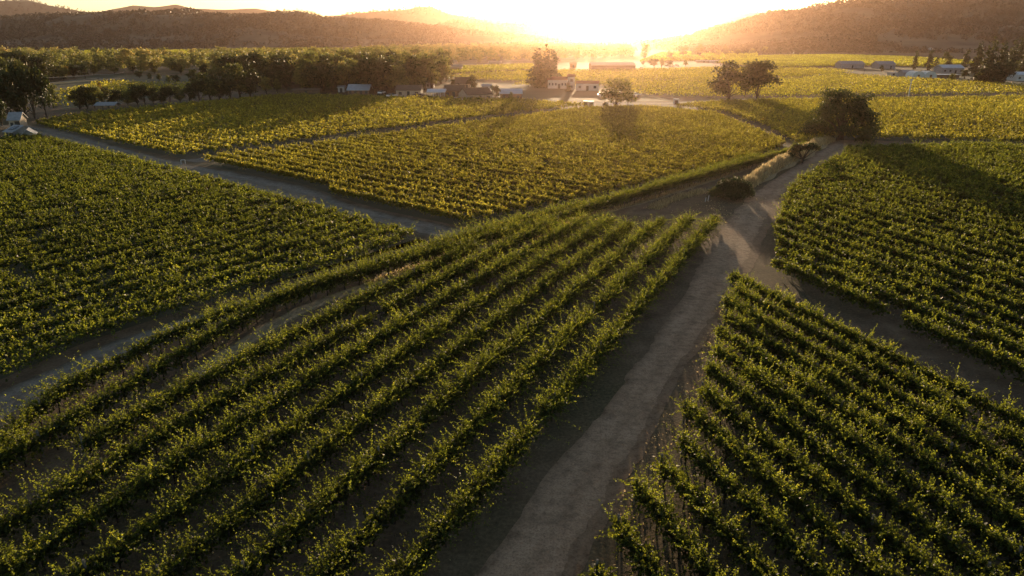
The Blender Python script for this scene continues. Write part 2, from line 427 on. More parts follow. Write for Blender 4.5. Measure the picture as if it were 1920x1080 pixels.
# central block: straight rows along the road, cut by the soil strip
r1 = np.array([at(x, y, 1.15) for x, y in ((620, 1240), (807, 1030), (907, 913), (986, 809), (1061, 717), (1200, 558), (1350, 405))])
a, b = np.polyfit(r1[:, 1], r1[:, 0], 1)
Y1 = r1[-1, 1]
sS = lambda y: np.interp(y, Sc[:, 1], Sc[:, 0])
for k in range(12):
    yy = np.arange(14, Y1 - (0, .5, 1.5, 3.5, 1, 1, 1, 1, 1, 1, 1, 1)[k], 1.0)
    bow = .00035 * k * (yy - 45) ** 2 * .6
    xx = a * yy + b - k * 3.43 + bow
    ok = xx > sS(yy) + np.interp(yy, [40, 48], [1.0, 2.1])
    if ok.sum() < 5: continue
    xx, yy = xx[ok], yy[ok]
    seg = np.c_[xx, yy]
    lab = 'vine row bordering the dirt road on the block side of the soil strip' if k == 0 else f'{ORD[k]} vine row counted from the dirt road towards the golden soil strip'
    vine_row(seg, rng, lab, 'vine rows between the dirt road and the soil strip', M['vine'], parts=True, **near)
# fringe rows between the soil strip and the grey track
for k in range(5):
    P = Sc + nS * (1.6 + 2.4 * k)
    dB = np.array([np.min(np.hypot(*(Bc - p).T)) for p in P])
    side = np.array([np.dot(p - Bc[i], nB[i]) for p in P for i in [np.argmin(np.hypot(*(Bc - p).T))]])
    ok = (side < -(np.interp(P[:, 1], [44, 58], [4.1, 1.9]) + 1.9)) & (P[:, 1] > 16)
    if k == 0: ok = (P[:, 1] > 16) & (P[:, 1] < 130)
    # longest run
    idx = np.where(ok)[0]
    if len(idx) < 5: continue
    runs = np.split(idx, np.where(np.diff(idx) > 1)[0] + 1); idx = max(runs, key=len)
    lab = 'long vine row hugging the golden soil strip on the grey track side' if k == 0 else f'{ORD[k]} vine row from the soil strip, on the strip\'s grey track side'
    vine_row(P[idx], rng, lab, 'fringe vine rows beside the grey track', M['vine'], parts=True, shoots=34, per=23, leaf=.115, core=120, length=1.1, cordon=1.1, wide=.40, gaps=.0, lean=sunlean)

offB = np.interp(Bc[:, 1], [44, 58], [4.1, 1.9])
P = Bc - nB * offB[:, None]
dS = np.array([np.min(np.hypot(*(Sc - p).T)) for p in P])
P = P[(P[:, 1] > 14) & (dS > 3.2)]
vine_row(P, rng, 'tall curved vine row directly along the grey track where the track narrows', 'fringe vine rows beside the grey track', M['vine'], parts=True, shoots=34, per=23, leaf=.115, core=120, length=1.15, cordon=1.15, wide=.42, gaps=.0, lean=sunlean)

# right lower block
dirR = -70.5
RL_start = [(1407, 506), (1369, 540), (1347, 556), (1344, 587), (1331, 613), (1325, 647), (1312, 680), (1297, 722), (1262, 754), (1256, 817), (1224, 855), (1180, 895), (1149, 965), (1114, 1047), (1075, 1130), (1040, 1230)]
dR = np.array([math.cos(math.radians(dirR)), math.sin(math.radians(dirR))])
nR = np.array([-dR[1], dR[0]])
st = np.array([at(x, y, 1.35) for x, y in RL_start]); off0 = st[0] @ nR
# even the spacing out, keep the ragged starts
offs = st @ nR; fit = np.polyfit(range(len(offs)), offs, 1)
for i, p in enumerate(st):
    o_ = np.polyval(fit, i); s0 = p @ dR + .4
    s1 = s0 + 70
    q = np.arange(s0, s1, 1.0); bow = .0011 * (q - s0) ** 2
    P = dR[None] * q[:, None] + nR[None] * (o_ - bow[:, None] * .35)
    P = P[P[:, 1] > 12]
    if len(P) < 4: continue
    lab = 'topmost vine row of the lower block, along the bare soil alley' if i == 0 else f'{ORD[i]} vine row down from the bare soil alley, starting at the dirt road'
    vine_row(P, rng, lab, 'vine rows below the soil alley', M['vine'], parts=True, shoots=34, per=24, leaf=.115, core=130, length=1.0, cordon=1.2, wide=.34, gaps=.01, lean=sunlean)

# right upper block
RU = px((1446, 484), (1448, 440), (1455, 400), (1478, 350), (1530, 312), (1600, 270), (1640, 262), (1900, 262), (2300, 300), (2500, 560), (2300, 800))
low = [np.array(px((1446, 486))[0])]
P0 = np.array(at(1446, 488, 1.2)); P0s = P0 @ nR
edge = resample([at(x, y, 1.2) for x, y in ((1446, 486), (1448, 442), (1455, 402), (1478, 352), (1530, 314), (1600, 274))], .5)
eo = edge @ nR
rngU = np.random.default_rng(5)
i = 0; k = P0s
while k < P0s + 99:
    j = np.argmin(np.abs(eo - k)); 
    s0 = (edge[j] @ dR if k <= eo.max() else (edge[-1] @ dR) + (k - eo.max()) * .2) + rngU.uniform(0, .8)
    q = np.arange(s0, s0 + 105, 1.5)
    P = dR[None] * q[:, None] + nR[None] * (k - .0011 * .35 * (q[:, None] - s0) ** 2)
    P = P[(P[:, 1] > 18) & (P[:, 0] < .95 * P[:, 1] + 25)]
    if len(P) > 4:
        d_ = np.hypot(*P[0])
        lab = 'lowest vine row of the upper block, above the bare soil alley' if i == 0 else (f'{ORD[i]} vine row up from the bare soil alley, ending at the dirt road' if i < 14 else 'small vine row at the shaded far end of the block beside the dirt road')
        vine_row(P, rngU, lab, 'vine rows of the block between the soil alley and the big round tree', M['vine'], shoots=20, per=16, leaf=.165, core=55, length=1.0, cordon=1.2, wide=.34, gaps=.02, lean=sunlean)
    k += 2.75; i += 1
print('RU rows', i)

# ------------------------------------------------------------------ fields of rows
def field(poly, ang, spacing, label, group, seed, shoots, per, leaf, m='vine_far', edge_label=None, **kw):
    r = np.random.default_rng(seed); n = 0
    rows = clip_rows(poly, ang, spacing, r, .04)
    for i, (k, P) in enumerate(rows):
        P = resample(P, 2.0)
        P = P + normals(P) * (np.sin(P[:, 1:2] * .05 + P[:, :1] * .03) * .5)
        fr = (P[:, 1] > 15) & (np.abs(P[:, 0]) < .85 * P[:, 1] + 22)
        P = P[fr]
        if len(P) < 3: continue
        lab = label
        if edge_label and i == 0: lab = edge_label[0]
        if edge_label and i == len(rows) - 1: lab = edge_label[1]
        vine_row(P, r, lab, group, M[m], shoots=shoots, per=per, leaf=leaf, **kw); n += 1
    print(group, n)
    return rows

Bl = lambda o: [tuple(p) for p in (Bc + nB * o)]
Bw = Bc + nB * 3.4
LF = [at(-420, 263), at(0, 266), at(62, 258), at(235, 300), at(400, 344), at(500, 372), at(640, 408), at(700, 426), at(800, 452)] + [tuple(p) for p in Bw[::-1] if p[0] < at(800, 455)[0] - .5 and p[1] > 18] + [(-48, 18), (-140, 90)]
sheet('field', LF, .006, M['field'])
field(LF, 61, 2.45, 'low bushy vine row in the shaded block below the grey track', 'vine rows of the block below the grey track', 21, 14, 13, .17, m='vine', core=40, length=.95, cordon=.9, wide=.42, lean=sunlean, gaps=.05,
      edge_label=('outermost vine row of the shaded block, far from the soil strip', 'last vine row of the shaded block beside the dark curved track'))
Bm = Bc + nB * 2.4
Mp = [at(356, 307), at(640, 270), at(905, 233), at(1100, 207), at(1200, 204), at(1345, 217), at(1478, 274)] + [tuple(p) for p in Bm[::-1] if at(905, 430)[0] < p[0] < at(1470, 288)[0]] + [at(885, 426), at(853, 422), at(713, 393), at(640, 371), at(567, 344), at(470, 325)]
Pb = (Bc + nB * 2.9); Pb = Pb[(Pb[:, 1] > 18) & (Pb[:, 1] < at(800, 455)[1] - 1)]
vine_row(Pb, np.random.default_rng(26), 'curved end row of the shaded block right along the grey track', 'vine rows of the block below the grey track', M['vine'], shoots=16, per=11, leaf=.19, length=1.0, cordon=.85, wide=.5, lean=sunlean, gaps=.0)
sheet('field', Mp, .006, M['field'])
field(Mp, -39.3, 2.9, 'sunlit vine row of the triangular block with the round tree shadow', 'vine rows of the sunlit triangular block', 22, 12, 10, .21, core=30, length=.9, cordon=1.0, wide=.31, lean=sunlean)
Np = [at(66, 234), at(180, 215), at(350, 200), at(540, 181), at(745, 186), at(960, 190), at(1105, 201), at(900, 224), at(640, 259), at(348, 298), at(238, 277), at(100, 245)]
sheet('field', Np, .006, M['field'])
field(Np, -39.3, 3.1, 'distant vine row of the block in front of the farm buildings', 'vine rows of the block in front of the farm', 23, 6, 7, .38, gaps=.0, length=.85, cordon=1.0, wide=.42)
Qp = [at(1640, 263), at(1560, 262), at(1515, 280), at(1490, 274), at(1430, 240), at(1360, 214), at(1265, 202), at(1330, 196), at(1450, 190), at(1660, 189), at(2050, 183), at(2500, 190), at(2400, 290)]
sheet('field', Qp, .006, M['field'])
field(Qp, 6, 2.9, 'vine row of the green block behind the big round tree', 'vine rows of the green block behind the big round tree', 24, 8, 7, .33, gaps=.0, length=.85, cordon=1.0, wide=.42)

# farther vineyards: one mass each past the first 300 rows
def far_vines(poly, ang, spacing, seed, per_m, leaf, m='vine_far', label='', hgt=1.0):
    r = np.random.default_rng(seed); VV, TT = [], []
    for k, P in clip_rows(poly, ang, spacing, r, .03):
        L = np.hypot(*(P[1] - P[0])); n = int(L * per_m)
        if n < 2: continue
        u = r.random(n)[:, None]; c = P[0] * (1 - u) + P[1] * u
        c = np.c_[c + r.normal(0, .45, (n, 2)), r.uniform(.5, 2.0 * hgt, n)]
        VV.append(leaf_quads(c, leaf * r.uniform(.7, 1.3, n), r, up=.2)); TT.append(np.clip(.45 + r.normal(0, .16, n), 0, 1))
    V = np.concatenate(VV); T = np.concatenate(TT)
    o = link('vineyard_rows', quads_mesh('vineyard_rows', V, M[m], T)); print('far', len(V))
    return tag(o, label, 'vineyard', kind='stuff')

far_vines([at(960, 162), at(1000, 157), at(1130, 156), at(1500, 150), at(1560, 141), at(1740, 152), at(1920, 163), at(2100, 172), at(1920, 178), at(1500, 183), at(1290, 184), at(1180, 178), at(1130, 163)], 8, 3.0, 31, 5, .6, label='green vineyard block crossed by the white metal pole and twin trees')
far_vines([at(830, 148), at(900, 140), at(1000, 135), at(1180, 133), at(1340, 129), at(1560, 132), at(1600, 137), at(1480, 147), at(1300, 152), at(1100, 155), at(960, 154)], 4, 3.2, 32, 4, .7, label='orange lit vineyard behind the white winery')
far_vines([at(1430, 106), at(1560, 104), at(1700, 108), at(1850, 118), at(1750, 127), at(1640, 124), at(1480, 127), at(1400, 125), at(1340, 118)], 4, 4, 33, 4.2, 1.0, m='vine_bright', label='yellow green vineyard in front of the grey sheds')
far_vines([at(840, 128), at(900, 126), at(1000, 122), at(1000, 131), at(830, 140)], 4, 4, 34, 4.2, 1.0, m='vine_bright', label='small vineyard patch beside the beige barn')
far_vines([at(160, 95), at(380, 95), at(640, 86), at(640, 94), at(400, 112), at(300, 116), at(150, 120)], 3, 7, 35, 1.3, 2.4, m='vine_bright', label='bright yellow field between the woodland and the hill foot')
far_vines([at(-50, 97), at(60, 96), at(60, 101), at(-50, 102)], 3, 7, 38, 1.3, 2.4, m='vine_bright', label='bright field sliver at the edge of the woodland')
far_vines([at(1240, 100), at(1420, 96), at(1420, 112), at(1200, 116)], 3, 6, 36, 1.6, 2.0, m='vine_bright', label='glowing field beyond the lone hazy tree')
far_vines([at(110, 176), at(160, 165), at(200, 152), at(250, 158), at(330, 168), at(260, 172), at(140, 200), at(90, 208)], 20, 4, 37, 2, .8, label='green weedy plot beneath the power line')
sheet('meadow', px((80, 160), (180, 140), (420, 142), (470, 158), (330, 176), (120, 205)), .008, M['meadow'])
far_vines([at(100, 176), at(190, 160), at(420, 158), at(460, 168), at(340, 178), at(200, 186)], 8, 3.0, 39, 3, .6, label='shaded green plot between the meadow and the dark tree line')
sheet('meadow', px((880, 155), (1000, 155), (1180, 163), (1260, 190), (1130, 190), (950, 187), (930, 180)), .008, M['meadow'])
sheet('meadow', px((1500, 142), (1640, 124), (1800, 128), (2000, 150), (2000, 166), (1900, 163), (1760, 152), (1640, 146)), .008, M['meadow'])
sheet('meadow', px((1100, 118), (1340, 112), (1420, 124), (1400, 130), (1120, 132), (1020, 130)), .008, M['meadow'])
sheet('meadow', px((-100, 93), (1000, 82), (1000, 100), (-100, 106)), .008, M['meadow'])

# dry grass tufts
def grass(path, width, dens, hgt, seed, label, m='dry', off=0.0, bank=None):
    r = np.random.default_rng(seed); P = resample(path, .5); Nn = normals(P)
    L = len(P) * .5; n = int(L * dens); i = r.integers(0, len(P), n)
    rr_ = r.uniform(-width, width, n); zb = np.zeros(n) if bank is None else bank(i / len(P), rr_ / (width * 1.25))
    c2 = P[i] + Nn[i] * (off + rr_[:, None]) + r.normal(0, .16 if bank else .25, (n, 2))
    h = hgt * r.uniform(.4, 1.2, n) * (.75 + .35 * np.sin(c2[:, 0] * 1.3) * np.sin(c2[:, 1] * .9 + 1)); a = r.uniform(0, 6.28, n); wd = .035 + .02 * r.random(n)
    tip = np.c_[c2 + r.normal(0, .12, (n, 2)), h + zb]; b = np.c_[c2, zb]; u = np.c_[np.cos(a), np.sin(a), np.zeros(n)] * wd[:, None]
    V = np.stack([b - u, b + u, tip + u * .3, tip - u * .3], 1)
    o = link('dry_grass', quads_mesh('dry_grass', V, M[m], np.clip(r.normal(.5, .2, n), 0, 1)))
    return tag(o, label, 'grass', kind='stuff')
BK = px((1398, 352), (1440, 326), (1475, 307), (1505, 293), (1535, 274), (1556, 264))
bank_h = lambda a, c: (1.25 + .22 * np.sin(a * 41 + 1) + .15 * np.sin(a * 97)) * np.sin(np.clip(a, 0.02, .98) * PI) ** .5 * np.cos(np.clip(c, -1, 1) * PI / 2)
Pk = resample(BK, .5); Nk = normals(Pk); v, f = [], []
for i_, (p_, n_) in enumerate(zip(Pk, Nk)):
    for j_, c_ in enumerate(np.linspace(-1, 1, 9)):
        q_ = p_ + n_ * (c_ * 1.45 + .35 * math.sin(i_ * .23)); v.append((q_[0], q_[1], float(bank_h(i_ / len(Pk), c_)) - .05 * abs(c_)))
        if i_ and j_: a_ = i_ * 9 + j_; f.append((a_, a_ - 1, a_ - 10, a_ - 9))
me = bpy.data.meshes.new('added_bank'); me.from_pydata(v, [], f); me.materials.append(M['strip_dry']); me.update()  # bank added to raise the dry grass into the low sun
for q_ in me.polygons: q_.use_smooth = True
tag(link('added_bank', me), kind='structure')
grass(BK, 1.15, 240, .95, 41, 'strip of tall golden dry grass along the dirt road by the small tree', bank=bank_h)
grass(px((1225, 392), (1250, 378), (1290, 366), (1330, 358)), .9, 120, .5, 42, 'pale dry grass clump beside the dark round bush')
grass(Sc[(Sc[:, 1] > 60) & (Sc[:, 1] < 128)], .45, 60, .3, 43, 'golden dry grass on the soil strip under the fringe row', off=.5)
grass(Sc[(Sc[:, 1] > 36) & (Sc[:, 1] < 42)], .5, 220, .5, 44, 'pale grass patch at the lower end of the soil strip')
def weeds(poly, dens, seed, label, size=.12, hgt=.25, m='dry'):
    r = np.random.default_rng(seed); poly = np.array(poly); lo, hi = poly.min(0), poly.max(0)
    n = int(np.prod(hi - lo) * dens); p = r.uniform(lo, hi, (n, 2)); p = p[inside(p, poly)]
    cl = np.sin(p[:, 0] * .9 + 1.3 * np.sin(p[:, 1] * .6)) * np.sin(p[:, 1] * .8 + np.sin(p[:, 0] * .5)) + r.normal(0, .5, len(p)); p = p[cl > .25]
    c = np.c_[p, r.uniform(.02, hgt, len(p))]
    o = link('weeds', quads_mesh('weeds', leaf_quads(c, size * r.uniform(.5, 1.4, len(p)), r, up=.5), M[m], np.clip(r.normal(.4, .2, len(p)), 0, 1)))
    return tag(o, label, 'weeds', kind='stuff')

# ------------------------------------------------------------------ trees
def crown_cloud(r, blobs, n, leaf, shell=.45):
    """blobs: (x,y,z,rx,rz). leaves in thick, lumpy shells of each blob"""
    w = np.array([b[3] ** 2 for b in blobs]); w = w / w.sum()
    i = r.choice(len(blobs), n, p=w); B = np.array(blobs)[i]
    d = unit(r.normal(size=(n, 3))); d[:, 2] = np.where(d[:, 2] < -.5, -d[:, 2] * .6, d[:, 2])
    rad = 1 - shell * r.random(n) ** 1.6
    lump = 1 + .14 * np.sin(d[:, 0] * 7 + B[:, 0] * 3) * np.sin(d[:, 1] * 6 + B[:, 1] * 2) + .10 * np.sin(d[:, 2] * 9 + B[:, 2])
    c = np.c_[B[:, 0] + d[:, 0] * rad * lump * B[:, 3], B[:, 1] + d[:, 1] * rad * lump * B[:, 3], B[:, 2] + d[:, 2] * rad * lump * B[:, 4]]
    c += r.normal(0, leaf * .5, (n, 3))
    bt = r.normal(0, .13, len(blobs))
    V = leaf_quads(c, leaf * r.uniform(.6, 1.4, n), r, up=.25)
    return V, np.clip(.42 + bt[i] + r.normal(0, .12, n) + .12 * d[:, 2], 0, 1)

def tree_proto(seed, h, w, trunk_h, nb, n, leaf, m, kind='round', tr=.3, bark='bark'):
    """returns (crown mesh, trunk mesh)"""
    r = np.random.default_rng(seed); blobs = []; mb = MB()
    if kind == 'cone':
        for i in range(nb):
            f = i / (nb - 1); z = trunk_h + (h - trunk_h) * f * .97; rr = w / 2 * (1 - f) ** .8 * r.uniform(.75, 1.1) + .25
            a = r.uniform(0, 6.28); k = rr * .35
            blobs.append((math.cos(a) * k, math.sin(a) * k, z, max(rr * .8, .3), h / nb * .95))
    elif kind == 'column':
        for i in range(nb):
            f = i / (nb - 1); z = trunk_h + (h - trunk_h) * f * .93; rr = w / 2 * (.55 + .45 * math.sin(PI * min(1, f + .15)))
            a = r.uniform(0, 6.28); blobs.append((math.cos(a) * rr * .4, math.sin(a) * rr * .4, z, rr * .7, rr * .7))
    else:
        ch = h - trunk_h
        for i in range(nb):
            a = r.uniform(0, 6.28); k = math.sqrt(r.random()) * .78; zf = r.uniform(.12, .86)
            env = math.sin(PI * min(1, .18 + zf * .72)) ** .7
            rb = w / 2 * r.uniform(.24, .42)
            blobs.append((math.cos(a) * k * (w / 2) * env, math.sin(a) * k * (w / 2) * env, trunk_h + ch * zf, rb, min(rb * .85, ch * .3)))
        blobs.append((0, 0, trunk_h + ch * .5, w * .28, ch * .38))
    V, T = crown_cloud(r, blobs, n, leaf)
    top = trunk_h + (h - trunk_h) * (.75 if kind != 'round' else .45)
    mb.tube([(0, 0, -.2), (r.normal(0, .1), r.normal(0, .1), trunk_h * .5), (r.normal(0, .2), r.normal(0, .2), trunk_h), (r.normal(0, .3), r.normal(0, .3), top)], [tr * 1.35, tr, tr * .8, tr * .25], 8)
    if kind == 'round':
        for b in blobs[:min(len(blobs), 9)]:
            st_ = Vector((0, 0, trunk_h * r.uniform(.6, 1.0))); en = Vector(b[:3]); mid = st_.lerp(en, .5) + Vector((0, 0, -.08 * h * r.random()))
            mb.tube([st_, mid, en], [tr * .5, tr * .3, tr * .1], 5)
    me = quads_mesh('crown', V, M[m], T)
    return me, mb.mesh('trunk', M[bark])

def plant(proto, loc, label, cat='tree', group=None, name='tree', s=1.0, sz=None, rz=0.0):
    root = empty(name, (loc[0], loc[1], 0), rz, label, cat, group)
    root.scale = (s, s, sz or s)
    link('crown', proto[0], root); link('trunk', proto[1], root)
    return root

# the big round tree at the end of the road
p = at(1575, 262); k = ppm(p)
r = np.random.default_rng(51); u = 1 / k; blobs = []
for i in range(46):
    a = r.uniform(0, 6.28); e = r.uniform(-.15, 1.35); q = r.uniform(.5, .86)
    blobs.append((math.cos(a) * math.cos(e) * q * 72 * u, math.sin(a) * math.cos(e) * q * 62 * u, (20 + 88 * q * math.sin(e)) * u, r.uniform(13, 21) * u, r.uniform(11, 17) * u))
blobs += [(0, 0, 50 * u, 40 * u, 34 * u), (-52 * u, 0, 18 * u, 16 * u, 16 * u), (54 * u, 0, 20 * u, 16 * u, 17 * u)]
V, T = crown_cloud(r, blobs, 19000, .34, .6)
mb = MB(); mb.tube([(0, 0, -.2), (.1, 0, 10 * u), (0, .2, 26 * u), (0, 0, 60 * u)], [.75, .6, .45, .15], 9)
for b in blobs[:14]: mb.tube([(0, 0, 14 * u), (b[0] * .5, b[1] * .5, b[2] * .6 + 4 * u), b[:3]], [.3, .18, .06], 6)
big = (quads_mesh('crown', V, M['tree'], T), mb.mesh('trunk', M['bark']))
plant(big, p, 'big dark round tree at the far end of the dirt road', name='walnut_tree')
# small leaning tree beside the road
p = at(1504, 306); k = ppm(p)
r = np.random.default_rng(52)
u = 1 / k
blobs = [(-16 * u, 0, 24 * u, 10 * u, 7 * u), (-8 * u, 1, 27 * u, 10 * u, 8 * u), (2 * u, -1, 30 * u, 11 * u, 7 * u), (12 * u, 0, 31 * u, 9 * u, 6 * u), (20 * u, 1, 30 * u, 8 * u, 6 * u), (-22 * u, 0, 16 * u, 7 * u, 7 * u), (26 * u, 0, 27 * u, 5 * u, 4 * u), (-4 * u, 2, 22 * u, 8 * u, 5 * u)]
V, T = crown_cloud(r, blobs, 3600, .24, .7)
root = empty('small_tree', (p[0], p[1], 0), 0, 'small spreading tree with forked trunk beside the golden grass', 'tree')
link('crown', quads_mesh('crown', V, M['tree'], T), root)
mb = MB(); mb.tube([(0, 0, -.1), (0, 0, 6 * u), (-3 * u, 0, 12 * u)], [.22, .18, .14], 8)
for b in blobs: mb.tube([(0, 0, 7 * u), (b[0] * .4, b[1] * .4, (7 * u + b[2]) * .45), b[:3]], [.13, .09, .04], 5)
mb.build('trunk', M['bark'], root)
# dark bush by the end of the central rows
p = at(1370, 372); k = ppm(p); u = 1 / k
blobs = [(-30 * u, 0, 9 * u, 13 * u, 12 * u), (-12 * u, .5, 19 * u, 16 * u, 17 * u), (6 * u, 0, 23 * u, 18 * u, 18 * u), (22 * u, 0, 19 * u, 15 * u, 15 * u), (34 * u, 0, 9 * u, 10 * u, 11 * u), (0, -1.2, 10 * u, 20 * u, 12 * u)]
V, T = crown_cloud(r, blobs, 8000, .20, .6)
root = empty('bush', (p[0], p[1], 0), 0, 'dark rounded bush beside the dirt road above the central vine rows', 'bush')
link('foliage', quads_mesh('foliage', V, M['tree'], T), root)
mb = MB()
for b in blobs[:5]: mb.tube([(b[0] * .3, b[1], -.1), (b[0] * .7, b[1], b[2] * .5), b[:3]], [.12, .08, .03], 5)
mb.build('stem', M['bark'], root)
# reddish shrub on the other road side, at the tips of the rows
for (x, y, wpx, hpx, mt, lab) in ((1556, 318, 26, 14, 'tree', 'low shrub at the row ends across the road from the small tree'), (1592, 285, 14, 14, 'dark_leaf', 'tiny dark shrub at the road corner below the big round tree'), (1620, 268, 40, 12, 'tree', 'low scrub under the big round tree beside the road')):
    p = at(x, y); u = 1 / ppm(p)
    V, T = crown_cloud(r, [(-wpx * .2 * u, 0, hpx * .45 * u, wpx * .3 * u, hpx * .5 * u), (wpx * .2 * u, 0, hpx * .45 * u, wpx * .3 * u, hpx * .5 * u), (0, 0, hpx * .5 * u, wpx * .35 * u, hpx * .55 * u)], 900, .22, .7)
    root = empty('shrub', (p[0], p[1], 0), 0, lab, 'shrub'); link('foliage', quads_mesh('foliage', V, M[mt], T), root)

# prototypes for the woods, 10 m tall
proto = [tree_proto(60 + i, 10, (9, 8, 10, 7.5, 8.5, 11)[i], 1.4, 13, 1500, .62, ('wood_leaf', 'wood_leaf', 'tree', 'wood_leaf', 'tree', 'wood_leaf')[i], tr=.25) for i in range(6)]
proto_aut = [tree_proto(70 + i, 10, 7.5, 1.2, 11, 1300, .6, 'autumn', tr=.22) for i in range(2)]
proto_dark = [tree_proto(74 + i, 10, (9, 10)[i], 1.0, 14, 1700, .6, 'dark_leaf', tr=.25) for i in range(2)]
proto_cone = [tree_proto(78 + i, 12, 4.6, .6, 16, 1600, .5, 'dark_leaf', 'cone', tr=.22) for i in range(2)]
proto_col = [tree_proto(82 + i, 10, 3.4, .6, 9, 1100, .45, 'tree', 'column', tr=.18) for i in range(2)]

def tree_at(x, y, hpx, pr, label, name='tree', wf=1.0, group=None):
    p = at(x, y); h = hpx / ppm(p); base = 12 if pr in proto_cone else 10
    s = h / base
    return plant(pr, p, label, name=name, s=s * wf, sz=s, rz=(x * 1.7) % 6.28, group=group)

T = tree_at
# lone field trees
T(1155, 203, 54, proto[5], 'lone tree with forked trunk casting a shadow on the triangular block', wf=1.4)
T(1177, 197, 38, proto[3], 'narrow tree close behind the lone tree by the car park', wf=.5)
T(1136, 205, 14, proto_dark[0], 'little bush at the foot of the lone tree', name='bush', wf=1.0)
T(1366, 186, 68, proto_dark[0], 'twin field tree nearer the white winery, beside the lane', wf=1.4)
T(1420, 190, 70, proto_dark[1], 'twin field tree nearer the big round tree, beside the lane', wf=1.3)
T(1396, 181, 38, proto_dark[1], 'smaller crown filling the gap between the twin field trees', wf=.9)
# conifers by the winery
T(1008, 163, 70, proto_cone[0], 'tall dark conifer beside the white winery', name='conifer', wf=1.6)
T(1024, 165, 76, proto_cone[1], 'slender tall tree nearest the white winery', wf=1.2)
T(1039, 163, 66, proto_col[1], 'slender tree behind the white winery roof', wf=1.2)
T(1066, 172, 22, proto_cone[1], 'small cone shaped conifer in front of the winery tower', name='conifer', wf=1.5)
# farm yard trees
T(884, 168, 26, proto_dark[0], 'dark tree behind the gabled farm house', wf=1.1)
T(928, 187, 28, proto[2], 'brown tree between the gabled house and blue roofed building', wf=.8)
T(850, 166, 16, proto_dark[1], 'dark tree behind the brown porch house')
T(846, 152, 12, proto[1], 'small tree behind the metal carport')
T(958, 190, 18, proto[3], 'small tree in front of the blue roofed building', wf=.8)
T(838, 151, 14, proto[4], 'small dark tree at the corner of the little vineyard patch')
# left foreground trees
T(66, 222, 92, proto_dark[1], 'dark tree between the largest one and the sparse tree', wf=.6)
T(32, 214, 100, proto_dark[0], 'dark tree rising behind the solar roof house group', wf=.65)
T(2, 218, 84, proto[2], 'brownish tree touching the picture border above the beige roof', wf=.7)
T(48, 222, 104, proto_dark[0], 'largest dark tree behind the white houses', wf=.66)
T(20, 226, 90, proto_dark[1], 'second dark tree standing behind the solar roof house', wf=.7)
T(88, 220, 90, proto[4], 'sparse tree at the end of the grey track', wf=.5)
T(-20, 230, 100, proto[0], 'green tree cut by the picture border beside the houses', wf=.8)
T(4, 236, 50, proto[2], 'round tree beside the greyish roof', wf=.8)
T(20, 160, 44, proto_aut[0], 'orange tinted tree behind the large dark tree', wf=1.0)
T(-18, 168, 50, proto_aut[1], 'orange leaved tree at the picture border', wf=1.0)
T(105, 200, 40, proto[1], 'loose green tree beside the weedy plot', wf=.6)
T(192, 196, 44, proto_aut[0], 'orange tree rising from the dark hedge trees', wf=.55)
for i, (x, y, h, q) in enumerate([(575, 172, 42, 0), (598, 173, 50, 2), (622, 173, 46, 4), (640, 171, 40, 1), (676, 172, 48, 2), (700, 174, 56, 4), (722, 175, 52, 2), (745, 175, 50, 5), (770, 172, 54, 4), (795, 168, 58, 0), (816, 160, 44, 5), (655, 168, 52, 4), (735, 168, 58, 2), (785, 160, 54, 1)]):
    T(x, y, h, proto[q], 'tall tree at the woodland front behind the metal roofed barn and beige house', group='tall trees at the woodland front', wf=1.1)
hedge = [(150, 205, 34), (164, 204, 40), (178, 203, 38), (205, 199, 34), (222, 198, 28), (240, 198, 26), (258, 196, 36), (272, 195, 34), (288, 195, 30), (304, 194, 28), (320, 193, 30), (338, 191, 28), (356, 190, 32), (374, 189, 36), (394, 188, 48), (412, 186, 42), (432, 186, 40), (450, 183, 60), (470, 182, 50)]
for i, (x, y, h) in enumerate(hedge):
    T(x, y, h, (proto_dark + proto[:2])[i % 3], 'dark tree in the dense line along the far block edge', group='dark trees lining the block edge', wf=1.05)
for i, (x, y, h, mt) in enumerate([(120, 150, 26, 0), (140, 146, 22, 2), (160, 147, 26, 4), (128, 138, 24, 1), (176, 141, 20, 3), (262, 147, 14, 2), (282, 150, 12, 4), (400, 156, 24, 5), (420, 160, 30, 0), (440, 162, 28, 2), (215, 139, 18, 5), (250, 137, 20, 1), (290, 138, 20, 0), (340, 140, 22, 3), (385, 146, 24, 4)]):
    T(x, y, h, proto[mt], 'loose tree on the rim of the rough meadow', group='trees ringing the rough meadow', wf=1.1)
for i, (x, y, h, mt) in enumerate([(362, 158, 26, 0), (330, 158, 18, 2), (318, 156, 14, 1), (300, 152, 14, 3), (500, 176, 30, 1), (520, 174, 26, 3)]):
    T(x, y, h, proto[mt], ('rounded pale green tree in the rough meadow', 'dark small tree next to the rounded pale one', 'low tree in the meadow row', 'smallest tree at the meadow row end', 'green tree near the pale farm path', 'low green tree beside the pale farm path')[i])
